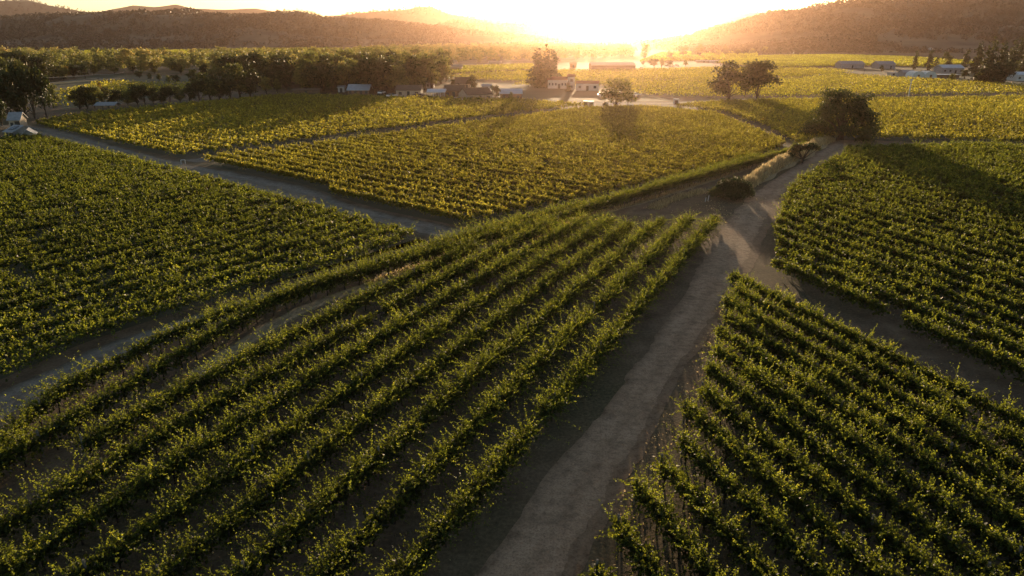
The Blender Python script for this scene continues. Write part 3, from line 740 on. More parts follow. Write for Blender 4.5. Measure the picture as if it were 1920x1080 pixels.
# right side trees
for i, (x, y, h, pr, wf, lab) in enumerate([
        (1713, 130, 33, proto_col[0], 1.0, 'column shaped tree standing alone behind the greenhouse'),
        (1739, 132, 36, proto_col[1], 1.2, 'taller column shaped tree behind the greenhouse'), (1753, 132, 26, proto_col[0], 1.1, 'shorter column tree hugging the taller one'),
        (1775, 128, 28, proto[0], .85, 'rounded tree between the column trees and conifers'), (1808, 126, 30, proto_col[1], 1.6, 'tree at the edge of the conifer stand'),
        (1828, 140, 60, proto_cone[0], 1.1, 'pointed conifer at the greenhouse side of the dark stand'), (1848, 158, 82, proto_cone[1], 1.3, 'tallest conifer of the dark stand'),
        (1868, 158, 76, proto_cone[0], 1.3, 'broad conifer in the middle of the dark stand'), (1888, 150, 70, proto_cone[1], 1.2, 'conifer near the white building'),
        (1905, 132, 60, proto_cone[0], 1.1, 'conifer behind the white building'), (1925, 135, 66, proto_cone[1], 1.2, 'conifer cut by the picture border'),
        (1860, 160, 40, proto_dark[0], 1.3, 'dark broad tree under the conifers'), (1882, 160, 40, proto_dark[1], 1.0, 'dark rounded tree nearest the white building'),
        (1838, 158, 20, proto[2], 1.0, 'small green tree before the dark stand'), (1898, 142, 26, proto[0], .9, 'bright green tree beside the white building'),
        (1782, 154, 16, proto[3], 1.2, 'light green shrub beside the greenhouse'), (1808, 150, 18, proto_dark[1], 1.0, 'dark shrub beside the blue roofed barn'), (1653, 135, 12, proto_dark[0], .8, 'little dark tree beside the grey shed'),
        (1637, 126, 8, proto[4], 1.6, 'low bush between the two grey sheds')]):
    T(x, y, h, pr, lab, wf=wf, name='conifer' if pr in proto_cone else 'tree')
# hazy trees in the middle distance
for i, (x, y, h, wf, lab) in enumerate([(1209, 111, 26, 1.05, 'big hazy tree near the long pale barn'), (1256, 111, 14, 1.4, 'low hazy tree cluster beyond the winery lane'), (1281, 107, 20, .9, 'hazy tree beside the low cluster'),
        (1312, 107, 24, 1.1, 'hazy broad tree on the lane bend'), (1302, 106, 16, 1.2, 'hazy tree hugging the broad one'), (1346, 106, 12, .9, 'tiny round hazy tree'), (1362, 104, 18, 1.1, 'hazy tree beside tiny round tree'), (1383, 105, 12, 1.2, 'hazy low round tree'), (1408, 104, 12, 1.4, 'hazy low tree towards the hill foot'), (1434, 102, 14, 1.2, 'hazy tree at the hill foot'),
        (1226, 126, 16, 1.3, 'hazy low tree beside the long barn end'), (1240, 127, 18, 1.0, 'hazy tree at the long barn corner'), (1256, 128, 14, 1.6, 'hazy dark bush row near glinting car'), (1285, 124, 10, 1.0, 'hazy round bush near glinting car'), (1205, 122, 8, 1.2, 'hazy low bush at the barn wall')]):
    T(x, y, h, (proto + proto_dark)[i % 8], lab, wf=wf)
ntree_named = len([o for o in C.objects if o.get('category') in ('tree',)])

# riparian woodland: the nearest as trees of their own, the rest as one mass
wood = np.array(px((-160, 122), (0, 107), (145, 108), (155, 122), (222, 122), (232, 108), (305, 107), (318, 118), (372, 120), (385, 106), (480, 107), (520, 110), (600, 106), (650, 104), (700, 98), (800, 94), (1000, 90), (1170, 92), (1190, 107), (1090, 113), (1000, 117), (940, 119), (830, 121), (826, 135), (842, 150), (830, 162), (800, 172), (740, 175), (620, 174), (560, 170), (500, 166), (440, 156), (380, 142), (200, 138), (110, 150), (60, 160), (-160, 170)))
r = np.random.default_rng(91)
pts = r.uniform(wood.min(0), wood.max(0), (60000, 2)); pts = pts[inside(pts, wood)]
keep = []; cell = {}
for p in pts:
    md = 7.2 if p[1] < 420 else 11.5
    c = (int(p[0] // 9), int(p[1] // 9)); okk = True
    for i in (-1, 0, 1):
        for j in (-1, 0, 1):
            for q in cell.get((c[0] + i, c[1] + j), ()):
                if (q[0] - p[0]) ** 2 + (q[1] - p[1]) ** 2 < md * md: okk = False
    if okk: cell.setdefault(c, []).append(p); keep.append(p)
keep = np.array(keep); order = np.argsort(keep[:, 1]); keep = keep[order]
keep = keep[np.abs(keep[:, 0]) < .82 * keep[:, 1] + 20]
cut = 300 - ntree_named
print('wood trees', len(keep), 'named', ntree_named)
WV, WT = {}, {}
def baked(src):
    me = src[0]; n = len(me.vertices); co = np.empty(n * 3, np.float32); me.vertices.foreach_get('co', co)
    t = np.empty(len(me.polygons), np.float32); me.attributes['tint'].data.foreach_get('value', t)
    return co.reshape(-1, 4, 3), t
bk = {id(pr): baked(pr) for pr in proto + proto_aut + proto_dark}
far_wood_v, far_wood_t = [], []
for i, p in enumerate(keep):
    u_ = r.random(); pr = proto[r.integers(6)] if u_ < .80 else (proto_dark[r.integers(2)] if u_ < .94 or p[0] > -150 else proto_aut[r.integers(2)])
    h = r.uniform(6.5, 15.5) * (1.15 if p[1] < 330 and p[0] > -110 else 1.0)
    if i < cut:
        lab = 'bushy woodland tree in the dense belt behind the farm and the dark tree line'
        pl = plant(pr, p, lab, group='trees of the woodland belt', s=h / 10 * r.uniform(.9, 1.2), sz=h / 10, rz=r.uniform(0, 6.28))
    else:
        if p[1] > 560: h *= .82
        V, t = bk[id(pr)]; kk = r.random(len(V)) < (.42 if p[1] < 600 else .2); V = V[kk] * (h / 10); t = t[kk]
        f = 1.2 if p[1] < 600 else 1.55
        c0 = V.mean(1, keepdims=True); V = c0 + (V - c0) * f; a_ = r.uniform(0, 6.28); ca, sa = math.cos(a_), math.sin(a_)
        V = np.stack([V[..., 0] * ca - V[..., 1] * sa + p[0], V[..., 0] * sa + V[..., 1] * ca + p[1], V[..., 2]], -1)
        far_wood_v.append(V); far_wood_t.append(t + r.normal(0, .17))
tag(link('woodland', quads_mesh('woodland', np.concatenate(far_wood_v), M['wood_leaf'], np.clip(np.concatenate(far_wood_t), 0, 1))), 'dense belt of woodland stretching across the valley floor', 'woodland', kind='stuff')

# ------------------------------------------------------------------ hills
def sm_noise(x, y, seed):
    r = np.random.default_rng(seed); o = 0
    for k in range(6):
        f = 2 ** k; a, b, c, d = r.uniform(-1, 1, 4); ph = r.uniform(0, 6.28, 2)
        o = o + np.sin(f * (x * a + y * b) * 2 + ph[0]) * np.sin(f * (x * c - y * d) * 2 + ph[1]) / f ** .9
    return o
def hill(crest, dist, depth, seed, forest=0, tsize=9, rough=.10, nseg=170, label=None, fm='hill_leaf', clear=.15):
    crest = sorted(crest); cx = np.array([c[0] for c in crest]); cy = np.array([c[1] for c in crest])
    xs = np.linspace(cx[0], cx[-1], nseg); ys = np.interp(xs, cx, cy)
    top = [at_dist(x, y, dist) for x, y in zip(xs, ys)]
    nw = 34; ws = np.linspace(-1, 1, nw); v = np.zeros((nw, nseg, 3))
    X = np.array([t[0] for t in top]); Z = np.array([t[2] for t in top])
    for j, w_ in enumerate(ws):
        yy = dist + w_ * depth + 0 * X; xx = X * (1 + .25 * w_ * depth / dist)
        prof = (1 - abs(w_) ** 1.3) * (1 - .25 * abs(w_))
        nz = sm_noise(xx / 260, yy / 260, seed)
        z = np.maximum(Z, 3) * prof * (1 + rough * 2.2 * nz * np.minimum(1, abs(w_) * 2.5)) - 2 * abs(w_)
        if abs(w_) == 1: z = z * 0 - 3
        v[j, :, 0] = xx; v[j, :, 1] = yy; v[j, :, 2] = z
    # taper both ends into the ground
    me = bpy.data.meshes.new('hill')
    idx = np.arange(nw * nseg).reshape(nw, nseg)
    f = np.stack([idx[:-1, :-1], idx[:-1, 1:], idx[1:, 1:], idx[1:, :-1]], -1).reshape(-1, 4)
    me.from_pydata([tuple(p) for p in v.reshape(-1, 3)], [], [tuple(q) for q in f.tolist()])
    me.materials.append(M['hill']); me.update()
    for p_ in me.polygons: p_.use_smooth = True
    tag(link('hill', me), kind='structure')
    if forest:
        r = np.random.default_rng(seed + 5); n = forest
        a, b = r.uniform(0, nw * .62, n), r.uniform(0, nseg - 1.001, n)
        i0, j0 = a.astype(int), b.astype(int); fa, fb = (a - i0)[:, None], (b - j0)[:, None]
        P = (v[i0, j0] * (1 - fa) + v[i0 + 1, j0] * fa) * (1 - fb) + (v[i0, j0 + 1] * (1 - fa) + v[i0 + 1, j0 + 1] * fa) * fb
        mask = sm_noise(P[:, 0] / 120, P[:, 1] / 90, seed + 9) + r.normal(0, .2, n) > (-.75 + clear * 4 * (P[:, 2] < 25))
        P = P[mask]; n = len(P); q = 11
        hh = tsize * r.uniform(.6, 1.3, n)
        d = unit(r.normal(size=(n, q, 3)).reshape(-1, 3)).reshape(n, q, 3)
        c = P[:, None, :] + d * hh[:, None, None] * np.array([.42, .42, .42]) + np.array([0, 0, .5]) * hh[:, None, None]
        V = leaf_quads(c.reshape(-1, 3), np.repeat(hh * .42, q) * r.uniform(.7, 1.3, n * q), r, up=.5)
        tt = np.repeat(r.normal(.4, .14, n), q) + r.normal(0, .08, n * q)
        tag(link('hill_woods', quads_mesh('hill_woods', V, M[fm], np.clip(tt, 0, 1))), label, 'woods', kind='stuff')
    return v

hill([(a_, b_ + 5) for a_, b_ in ((-700, 60), (-300, 40), (0, 31), (50, 28), (90, 30), (170, 22), (220, 18), (290, 20), (330, 16), (360, 22), (400, 30), (450, 25), (480, 26), (520, 20), (555, 15), (580, 19), (600, 27), (625, 30), (660, 33), (720, 36), (790, 42), (860, 50), (940, 60), (1010, 68), (1060, 74))], 2100, 640, 1, 19000, 8, rough=.22, label='dark wooded ridge on the side of the river woodland')
hill([(1200, 84), (1250, 78), (1300, 69), (1330, 58), (1380, 45), (1440, 26), (1470, 26), (1500, 21), (1530, 11), (1560, 5), (1600, 2), (1700, -2), (1850, -6), (1950, -10), (2300, -10), (2700, 0)], 1650, 560, 2, 19000, 7.5, rough=.2, label='dark wooded ridge on the conifer side of the valley')
hill([(-500, -10), (0, 0), (50, -1), (90, 9), (150, 19), (200, 26), (300, 34), (500, 45)], 5000, 500, 3, 2500, 16, rough=.05, label='pale wooded ridge rising at the picture border')
hill([(150, 30), (210, 16), (250, 9), (290, 12), (330, 7), (360, 15), (420, 17), (480, 15), (540, 24), (700, 50)], 6000, 400, 4, rough=.04)
hill([(560, 50), (640, 28), (700, 21), (760, 18), (785, 12), (810, 13), (840, 25), (900, 35), (960, 42), (1050, 55), (1130, 66)], 4300, 500, 6, 1500, 14, rough=.06, label='pale ridge with a round knob beyond the woodland')
hill([(760, 62), (860, 40), (940, 44), (1000, 45), (1060, 52), (1110, 62), (1180, 70)], 2900, 500, 7, 1500, 12, label='glowing low ridge closest to the sunset')
hill([(1080, 70), (1120, 63), (1180, 58), (1220, 50), (1290, 33), (1350, 27), (1440, 22), (1560, 12), (1800, 5)], 5000, 500, 8, 1000, 15, rough=.05, label='glowing far ridge behind the conifer side hill')
# wooded foothills in front of the ridges: loose masses of trees on the valley edge
def foot_trees(poly, n, seed, hgt, label, m='hill_leaf'):
    r = np.random.default_rng(seed); poly = np.array(poly); lo, hi = poly.min(0), poly.max(0)
    p = r.uniform(lo, hi, (n * 6, 2)); p = p[inside(p, poly)][:n * 3]
    p = p[sm_noise(p[:, 0] / 70, p[:, 1] / 40, seed) > -.1][:n]; n = len(p); q = 26; hh = hgt * r.uniform(.5, 1.2, n)
    d = unit(r.normal(size=(n * q, 3))).reshape(n, q, 3)
    c = np.c_[p, np.zeros(n)][:, None, :] + d * hh[:, None, None] * .42 + np.array([0, 0, .5]) * hh[:, None, None]
    V = leaf_quads(c.reshape(-1, 3), np.repeat(hh * .3, q) * r.uniform(.7, 1.3, n * q), r, up=.5)
    tt = np.repeat(r.normal(.45, .16, n), q) + r.normal(0, .08, n * q)
    tag(link('tree_belt', quads_mesh('tree_belt', V, M[m], np.clip(tt, 0, 1))), label, 'trees', kind='stuff')
foot_trees(px((-60, 96), (0, 86), (400, 85), (700, 84), (950, 83), (900, 92), (640, 88), (380, 92), (150, 96)), 1300, 101, 9, 'scattered trees at the foot of the woodland side ridge')
foot_trees(px((1290, 96), (1440, 95), (1700, 93), (1760, 92), (1700, 99), (1440, 103), (1300, 103)), 420, 102, 8, 'scattered trees at the foot of the conifer side ridge')
foot_trees(px((960, 84), (1180, 86), (1180, 94), (960, 92)), 200, 103, 11, 'hazy trees beneath the sunset')

# ------------------------------------------------------------------ buildings
def house(x, y, wpx, hwall, hroof, label, depth=7.0, rz=0.0, wall='white', roof='greyroof', name='house', cat='house', windows=2, door=True, ridge='x', over=.35, chimney=False, flat=False, panels=False, open_front=False, parts_extra=None):
    p = at(x, y); s = 1 / ppm(p); W = wpx * s / 2; Dp = depth / 2; h = hwall; rh = hroof
    root = empty(name, (p[0], p[1] + Dp, 0), rz, label, cat)
    if ridge == 'y': A, Bq = Dp, W
    else: A, Bq = W, Dp
    # local frame: ridge along a; swapped when ridge is along y
    sw = (lambda a, b, z: (a, b, z)) if ridge == 'x' else (lambda a, b, z: (b, a, z))
    w = MB()
    if open_front:
        for a in np.linspace(-A + .15, A - .15, 4):
            for b in (-Bq + .15, Bq - .15):
                c = sw(a, b, 0); pp = MB(); pp.box(c[0] - .12, c[0] + .12, c[1] - .12, c[1] + .12, -.05, h); pp.build('post', M[wall], root)
        bw = MB(); c0, c1 = sw(-A + .1, Bq - .1, 0), sw(A - .1, Bq - .1, 0)
    else:
        v = [sw(-A, -Bq, -.1), sw(A, -Bq, -.1), sw(A, Bq, -.1), sw(-A, Bq, -.1), sw(-A, -Bq, h), sw(A, -Bq, h), sw(A, Bq, h), sw(-A, Bq, h)]
        f = [(0, 1, 5, 4), (2, 3, 7, 6)]
        if flat: f += [(1, 2, 6, 5), (3, 0, 4, 7), (4, 5, 6, 7)]
        else:
            v += [sw(-A, 0, h + rh), sw(A, 0, h + rh)]; f += [(1, 2, 6, 9, 5), (3, 0, 4, 8, 7)]
        w.add(v, f).build('wall', M[wall], root)
    rf = MB()
    if flat:
        rf.box(-W - over, W + over, -Dp - over, Dp + over, h + .02, h + .3)
    else:
        t = .16; ob = over; zz = h - rh * ob / Bq
        for sg in (-1, 1):
            q = [sw(-A - over, sg * (Bq + ob), zz + .03), sw(A + over, sg * (Bq + ob), zz + .03), sw(A + over, 0, h + rh + .03), sw(-A - over, 0, h + rh + .03)]
            q2 = [(a, b, z + t) for a, b, z in q]
            rf.add(q + q2, [(0, 1, 2, 3), (4, 7, 6, 5), (0, 4, 5, 1), (1, 5, 6, 2), (2, 6, 7, 3), (3, 7, 4, 0)])
    ro = rf.build('roof', M[roof], root)
    if panels and not flat:
        for i in range(3):
            pm = MB(); a0 = -A * .55 + i * A * .4; a1 = a0 + A * .34
            def on(a, f_): return sw(a, -Bq * (1 - f_), h + rh * f_ + .26)
            q = [on(a0, .2), on(a1, .2), on(a1, .8), on(a0, .8)]; q2 = [(X, Y, z + .06) for X, Y, z in q]
            pm.add(q + q2, [(0, 3, 2, 1), (4, 5, 6, 7), (0, 1, 5, 4), (1, 2, 6, 5), (2, 3, 7, 6), (3, 0, 4, 7)]).build('solar_panel', M['panel'], ro)
    if chimney:
        cm = MB(); cm.box(W * .4, W * .4 + .6, -.3, .3, h + rh * .3, h + rh + .8); cm.build('chimney', M['brownwall'], ro)
    if not open_front:
        n = windows + (1 if door else 0)
        for i in range(n):
            xx = -W + (i + .5) * 2 * W / n
            if door and i == n // 2:
                d = MB(); d.box(xx - .55, xx + .55, -Dp - .05, -Dp + .05, 0, min(2.1, h * .85)); d.build('door', M['dark'], root)
            else:
                for zf in ([.5] if h < 4 else [.25, .72]):
                    ww = min(.6, W / n * .5); d = MB(); d.box(xx - ww, xx + ww, -Dp - .04, -Dp + .04, h * zf - .55, h * zf + .55); d.build('window', M['dark'], root)
    return root

house(44, 263, 19, 1.3, .9, 'white gabled house nearest the grey track and the shaded block', depth=4.5, rz=.5, wall='white_shaded', roof='greyroof', ridge='y', windows=1)
house(26, 260, 22, 1.5, 1.1, 'pale roofed house with dark solar panels beside the big dark tree', depth=5.5, rz=-.35, wall='white_shaded', roof='greyroof', panels=True, windows=1)
house(24, 243, 18, 2.4, 1.5, 'small house with greyish beige roof tucked under the dark tree', depth=5, rz=.3, wall='beige', roof='greyroof', windows=1)
house(197, 208, 34, 1.7, .7, 'low open shed with grey roof at the far block edge', depth=4.5, rz=.06, wall='post', roof='greyroof', name='shed', cat='shed', open_front=True)
house(574, 175, 50, 1.2, .6, 'long low brown shed at the edge of the woodland', depth=4, wall='brownwall', roof='brownroof', name='shed', cat='shed', windows=0)
house(672, 177, 40, 1.7, 1.9, 'metal roofed barn with dark open bays below the woodland', depth=8, wall='brownwall', roof='metal', name='barn', cat='barn', windows=3)
house(640, 173, 12, 2.0, .6, 'small white outbuilding beside the metal roofed barn', depth=4, wall='white', roof='metal', name='outbuilding', cat='building', windows=0)
house(766, 181, 46, 2.4, 1.6, 'beige house with brown hipped roof at the farm yard start', depth=8, wall='beige', roof='brownroof', windows=2)
house(806, 165, 14, 2.4, 1.2, 'small pale roofed house behind the metal carport', depth=5, wall='white', roof='metal', windows=1)
house(818, 184, 32, 2.2, .9, 'pale metal carport on white posts in the farm yard', depth=6, wall='white', roof='metal', name='carport', cat='carport', open_front=True)
house(851, 182, 36, 2.4, 1.9, 'brown farm house with porch posts behind the carport', depth=8, wall='brownwall', roof='brownroof', windows=2, chimney=True)
house(868, 168, 28, 2.6, 2.4, 'house with tall tan roof behind the brown farm house', depth=8, wall='beige', roof='brownroof', windows=1)
house(890, 190, 50, 2.4, 2.0, 'gabled pale pink house with brown roof beside the white car', depth=9, wall='beige', roof='brownroof', rz=.45, windows=2, ridge='x')
house(912, 176, 16, 3.0, .6, 'little white building behind the gabled pink house', depth=5, wall='white', roof='greyroof', windows=1)
house(958, 187, 40, 2.2, 1.4, 'long building with pale blue roof beyond the yard tree', depth=8, wall='brownwall', roof='metal', windows=2)
house(848, 134, 36, 3.0, 1.4, 'beige barn far behind the farm beside the woodland', depth=9, wall='beige', roof='beige', name='barn', cat='barn', windows=2)
house(838, 135, 10, 2.6, .5, 'small blue shed against the beige barn', depth=4, wall='blue', roof='blue', name='shed', cat='shed', windows=0, door=False)
house(928, 124, 24, 2.6, 1.2, 'distant beige building in front of the hazy woodland', depth=8, wall='beige', roof='beige', windows=1)
# white winery
root = house(1047, 166, 36, 3.8, 1.1, 'white two storey winery house with tiled roof', depth=8, wall='white', roof='redroof', windows=5, name='winery_house', rz=-.12)
house(1071, 169, 12, 5.8, .8, 'white square tower of the winery with low tiled cap', depth=3.2, wall='white', roof='redroof', windows=1, door=False, name='tower', cat='tower', flat=False)
house(1103, 170, 42, 3.0, .8, 'long white winery hall beside the tower', depth=9, wall='white', roof='redroof', windows=2, rz=-.1, name='winery_hall', cat='building')
house(1150, 134, 82, 4.0, 1.6, 'long barn with pale pink roof behind the winery', depth=18, wall='brownwall', roof='paleroof', windows=0, name='barn', cat='barn')
house(1075, 127, 12, 2.5, 1.0, 'tiny dark shed beside the long pink roofed barn', depth=5, wall='brownwall', roof='brownroof', name='shed', cat='shed', windows=0)
house(1108, 201, 10, 1.6, .2, 'small white box hut by the lane near the lone tree', depth=1.6, wall='white', roof='white', flat=True, windows=0, name='hut', cat='hut', over=.05)
house(1098, 198, 7, 1.2, .2, 'dark trailer beside the small white hut', depth=2, wall='dark', roof='white', flat=True, windows=0, door=False, name='trailer', cat='trailer', over=.05)
house(1268, 195, 9, 1.5, .15, 'pale blue utility cabinet at the foot of the wooden pole', depth=1.2, wall='metal', roof='white', flat=True, windows=0, door=True, name='utility_cabinet', cat='cabinet', over=.05)
# right side buildings
house(1598, 128, 44, 3.0, 2.0, 'grey roofed shed nearest the big round tree side of the vineyard', depth=10, wall='greyroof', roof='greyroof', name='shed', cat='shed', windows=0)
house(1662, 129, 32, 3.2, 2.0, 'grey shed beside the dark hedge and the grey roofed one', depth=10, wall='greyroof', roof='greyroof', name='shed', cat='shed', windows=1)
house(1682, 142, 26, 1.6, .2, 'long low pallet like platform building before the greenhouse', depth=4, wall='paleroof', roof='greyroof', flat=True, name='platform_shed', cat='shed', windows=2, door=False)
house(1704, 145, 22, 2.6, 1.2, 'dark grey shed touching the greenhouse', depth=6, wall='greyroof', roof='greyroof', name='shed', cat='shed', windows=0)
house(1786, 138, 40, 3.4, 1.8, 'blue grey barn between the greenhouse and the conifers', depth=10, wall='greyroof', roof='metal', name='barn', cat='barn', windows=3)
house(1778, 146, 40, 1.6, .3, 'low flat roofed annex below the blue grey barn', depth=5, wall='brownwall', roof='metal', flat=True, name='annex', cat='building', windows=0)
house(1922, 152, 34, 3.2, 1.2, 'white building with blue roof behind the conifers', depth=9, wall='white', roof='metal', windows=2, ridge='x')
house(1320, 117, 26, 1.6, .2, 'low white roof glinting on the lane bend', depth=6, wall='beige', roof='white', flat=True, windows=0, name='shed', cat='shed')
house(1345, 118, 22, 1.6, .3, 'second white roofed shed on the lane bend', depth=7, wall='white', roof='white', flat=True, windows=0, name='shed', cat='shed')
for (x, y, w_, lab) in ((270, 86, 8, 'tiny pale farmhouse under the wooded ridge'), (325, 85, 24, 'wide pale building at the ridge foot'), (367, 83, 9, 'tiny house with pale gable at the ridge foot'), (655, 83, 5, 'tiny white house beside the yellow field'), (765, 78, 12, 'faint pale house row on the hazy slope'), (1759, 92, 8, 'tiny white house below the conifer side hill'), (1748, 98, 5, 'tiny pale hut beside the shaded far field')):
    house(x, y, w_, 4.0, 2.5, lab, depth=12, wall='white', roof='paleroof', windows=0, door=False)
# greenhouse: two arched bays with frames
p = at(1733, 147); s = 1 / ppm(p); root = empty('greenhouse', (p[0], p[1] + 4, 0), 0, 'greenhouse of two arched translucent bays before the column trees', 'greenhouse')
Wg = 46 * s
for i, cx0 in enumerate((-Wg / 4, Wg / 4)):
    R_ = Wg / 4 - .05; seg = [(cx0 + R_ * math.cos(t), (math.sin(t) ** .8) * R_ * 1.02 + .3) for t in np.linspace(0, PI, 13)]
    v, f = [], []
    for yy in (-4, 4):
        v += [(x, yy, z) for x, z in seg]
    f = [(k, k + 1, k + 14, k + 13) for k in range(12)] + [tuple(range(12, -1, -1)), tuple(range(13, 26))]
    MB().add(v, f).build('bay', M['glassy'], root)
    for yy in (-4.05, -1.3, 1.3, 4.05):
        MB().tube([(x, yy, z + .03) for x, z in seg], .06, 5).build('hoop', M['white'], root)
    MB().box(cx0 - .6, cx0 + .6, -4.12, -4.02, 0, 2.0).build('door', M['dark'], root)

# ------------------------------------------------------------------ poles, vehicles, small things
def pole(x, y, hpx, label, m='bark', r_=.14, arm=True, name='utility_pole', cat='pole', cap=False):
    p = at(x, y); h = hpx / ppm(p); root = empty(name, (p[0], p[1], 0), 0, label, cat)
    MB().tube([(0, 0, -.2), (0, 0, h)], [r_, r_ * .7], 8).build('shaft', M[m], root)
    if arm: MB().box(-1.1, 1.1, -.07, .07, h * .9, h * .9 + .14).build('crossarm', M[m], root)
    if cap: MB().box(-.55, .55, -.3, .3, h, h + .35).build('cap', M['white'], root)
    return p, h
pa, ha = pole(238, 158, 23, 'pale wooden pole carrying the wires over the rough meadow', 'post', .16)
pb, hb = pole(186, 152, 12, 'shorter pole where the wires cross the meadow', 'post', .14)
pole(1268, 190, 26, 'thin wooden pole above the pale blue cabinet', 'bark', .09, arm=False)
pole(1702, 188, 36, 'tall white steel pole with a cap standing in the green block', 'white', .24, arm=False, cap=True, name='metal_pole')
pole(1622, 127, 19, 'thin pole rising between the two grey sheds', 'bark', .12)
pole(1619, 143, 12, 'thin short pole at the lane before the grey sheds', 'bark', .1)
pole(912, 152, 16, 'thin pole at the edge of the small vineyard patch', 'bark', .12)
pole(1678, 137, 6, 'short bright marker post near the low platform building', 'white', .35, arm=False, name='marker_post', cat='post')
pc = at(-60, 178)
for zo, lab in ((0.97, 'upper sagging wire strung to the pale wooden pole'), (.45, 'lower sagging wire strung to the pale wooden pole')):
    A_ = Vector((pa[0], pa[1], ha * zo)); B_ = Vector((pc[0], pc[1], 6 * zo)); mid = Vector((pb[0], pb[1], hb * (1 if zo > .5 else .5)))
    pts = []
    for a_, b_ in ((A_, mid), (mid, B_)):
        for t in np.linspace(0, 1, 10): q = a_.lerp(b_, t); q.z -= 1.2 * 4 * t * (1 - t) * .5; pts.append(q)
    tag(MB().tube(pts, .05, 4).build('power_wire', M['paleroof']), lab, 'wire')

def car(x, y, label, m='car_white', rz=0.0, L=4.4):
    p = at(x, y); root = empty('parked_car', (p[0], p[1], 0), rz, label, 'car', 'cars parked around the farm and winery')
    b = MB(); prof = [(-L / 2, .35), (-L / 2, .85), (-L / 2 + .1, .95), (L / 2 - .9, .95), (L / 2 - .05, .75), (L / 2, .35)]
    v = [(a, -.85, z) for a, z in prof] + [(a, .85, z) for a, z in prof]; n = len(prof)
    b.add(v, [tuple(range(n)), tuple(range(2 * n - 1, n - 1, -1))] + [(i, (i + 1) % n, n + (i + 1) % n, n + i) for i in range(n)]).build('body', M[m], root)
    c = MB(); v = [(-L * .42, -.8, .95), (L * .22, -.8, .95), (L * .08, -.68, 1.45), (-L * .34, -.68, 1.45)]; v2 = [(a, -b_, z) for a, b_, z in v]
    c.add(v + v2, [(0, 1, 2, 3), (7, 6, 5, 4), (0, 4, 5, 1), (1, 5, 6, 2), (2, 6, 7, 3), (3, 7, 4, 0)]).build('cabin', M['dark'], root)
    for sx in (-L * .31, L * .31):
        for sy in (-.8, .8):
            MB().tube([(sx, sy - .1, .33), (sx, sy + .1, .33)], .33, 10).build('wheel', M['tyre'], root)
car(860, 190, 'white car parked beside the gabled pink house', rz=.2)
car(782, 183, 'dark car nearest the beige house in the yard clutter', 'car_dark', .6)
car(790, 182, 'white car between dark cars in the yard clutter', 'car_white', 1.2)
car(799, 184, 'dark car nearest the pale carport', 'car_dark', .3)
car(735, 182, 'pale vehicle standing before the beige house', 'car_white', .9)
car(716, 176, 'small white van alone under the woodland edge', 'car_white', 1.3)
car(1180, 183, 'white car parked behind the lone tree', rz=.1)
car(1190, 180, 'white car farther from the lone tree in the car park', rz=.2)
car(1186, 184, 'dark car amid the white cars of the car park', 'car_dark', .1)
car(1131, 181, 'white car glinting before the winery hall', rz=.4)
car(1269, 124, 'glinting car beside hazy bushes', rz=.9)
car(1204, 129, 'glinting white car at the long barn end', rz=.0)
# irrigation standpipe boxes beside the track corner
p = at(344, 308); root = empty('irrigation_valve', (p[0], p[1], 0), .3, 'white irrigation valve frame at the corner of the grey track', 'valve')
for dx in (-.35, .35): MB().tube([(dx, 0, 0), (dx, 0, .8)], .07, 6).build('pipe', M['white'], root)
MB().tube([(-.35, 0, .8), (.35, 0, .8)], .08, 6).build('pipe', M['white'], root)
p = at(530 + 640 * 0, 370); 
for (x, y, hpx, lab) in ((1327, 377, 11, 'whitish leaning end post beside the dark bush'), (1322, 378, 8, 'short pale stake beside the leaning end post'), (532, 372, 4, 'tiny pale marker stake on the verge of the grey track'), (1501, 528, 16, 'thin grey stake standing in the bare soil alley'), (1535, 143, 4, 'tiny white post at the lane edge')):
    p = at(x, y); h = hpx / ppm(p); root = empty('stake', (p[0], p[1], 0), 0, lab, 'stake')
    MB().tube([(0, 0, -.1), (.12 * h, 0, h)], .05 if y > 150 else .2, 6).build('shaft', M['white'] if y < 500 else M['post'], root)

weeds(px((1150, 1075), (1240, 900), (1300, 760), (1345, 600), (1400, 520), (1345, 560), (1310, 640), (1240, 780), (1150, 950), (1080, 1075)), 14, 111, 'low dry weeds on the verge between the dirt road and lower block')
weeds(px((1290, 380), (1400, 375), (1440, 345), (1430, 420), (1360, 420), (1250, 400)), 10, 112, 'thin dry weeds around the dark bush')
weeds(px((1440, 490), (1600, 575), (1920, 735), (1920, 700), (1700, 600), (1470, 480)), 10, 113, 'scattered weeds in the bare soil alley')

weeds(px((850, 1075), (1320, 440), (1200, 400), (560, 620), (0, 960), (0, 1075)), 6, 114, 'fallen leaves and dry weeds on the soil between the vine rows', size=.13, hgt=.10)
weeds(px((1130, 1075), (1380, 520), (1920, 745), (1920, 1075)), 5, 115, 'fallen leaves and dry weeds between the rows of the lower block', size=.13, hgt=.10)
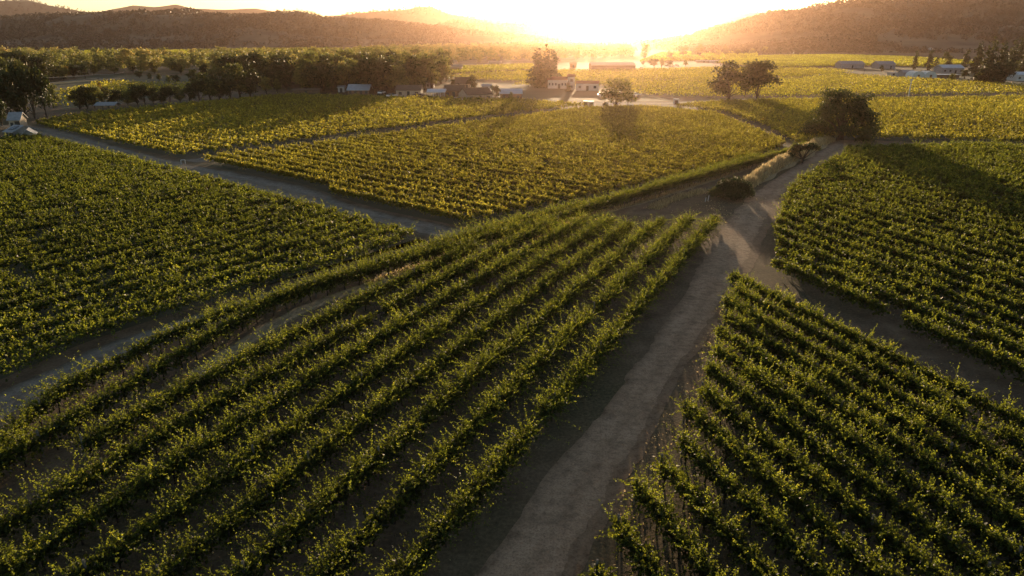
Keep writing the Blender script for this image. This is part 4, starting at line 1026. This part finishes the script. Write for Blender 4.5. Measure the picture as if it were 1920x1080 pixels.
# ------------------------------------------------------------------ air, light, world
hz, nt, out = mat('haze')
pv = nt.nodes.new('ShaderNodeVolumePrincipled')
pv.inputs['Color'].default_value = (1.0, .66, .50, 1); pv.inputs['Density'].default_value = HAZE_D = 0.62e-4
pv.inputs['Anisotropy'].default_value = .89
nt.links.new(pv.outputs[0], out.inputs['Volume'])
hb_ = MB(); hb_.box(-5200, 5200, -800, 6800, -5, 330)
tag(hb_.build('haze', hz), 'pale warm haze filling the valley air', 'haze', kind='stuff')

SUN_AZ = math.atan((1115 - 960) / F / cp); SUN_EL = math.radians(5.2)
sd = bpy.data.lights.new('sun', 'SUN'); sd.energy = 5.0; sd.angle = math.radians(.5); sd.color = (1.0, .73, .44)
so = bpy.data.objects.new('sun', sd); C.objects.link(so)
v = Vector((math.sin(SUN_AZ) * math.cos(SUN_EL), math.cos(SUN_AZ) * math.cos(SUN_EL), math.sin(SUN_EL)))
so.rotation_euler = v.to_track_quat('Z', 'Y').to_euler()
wd = bpy.data.worlds.new('World'); bpy.context.scene.world = wd; wd.use_nodes = True
nt = wd.node_tree; bg = nt.nodes['Background']; sky = nt.nodes.new('ShaderNodeTexSky'); sky.sky_type = 'NISHITA'; sky.sun_disc = False
sky.sun_elevation = SUN_EL; sky.sun_rotation = SUN_AZ; sky.air_density = .7; sky.dust_density = .5; sky.altitude = 100
tn = mixc(nt, sky.outputs[0], (1.0, .92, .81), 1.0, 'MULTIPLY')
nt.links.new(tn, bg.inputs[0]); bg.inputs[1].default_value = .15
sc = bpy.context.scene
sc.view_settings.view_transform = 'Standard'; sc.view_settings.look = 'None'; sc.view_settings.exposure = 0.86; sc.view_settings.gamma = 1
cy = sc.cycles
cy.max_bounces = 5; cy.diffuse_bounces = 3; cy.glossy_bounces = 1; cy.transmission_bounces = 3; cy.volume_bounces = 0; cy.transparent_max_bounces = 8
cy.use_denoising = True
try: cy.denoiser = 'OPENIMAGEDENOISE'
except Exception: pass
cy.use_adaptive_sampling = True; cy.adaptive_threshold = .015
print('objects', len(C.objects), 'faces', sum(len(o.data.polygons) for o in C.objects if o.type == 'MESH'))
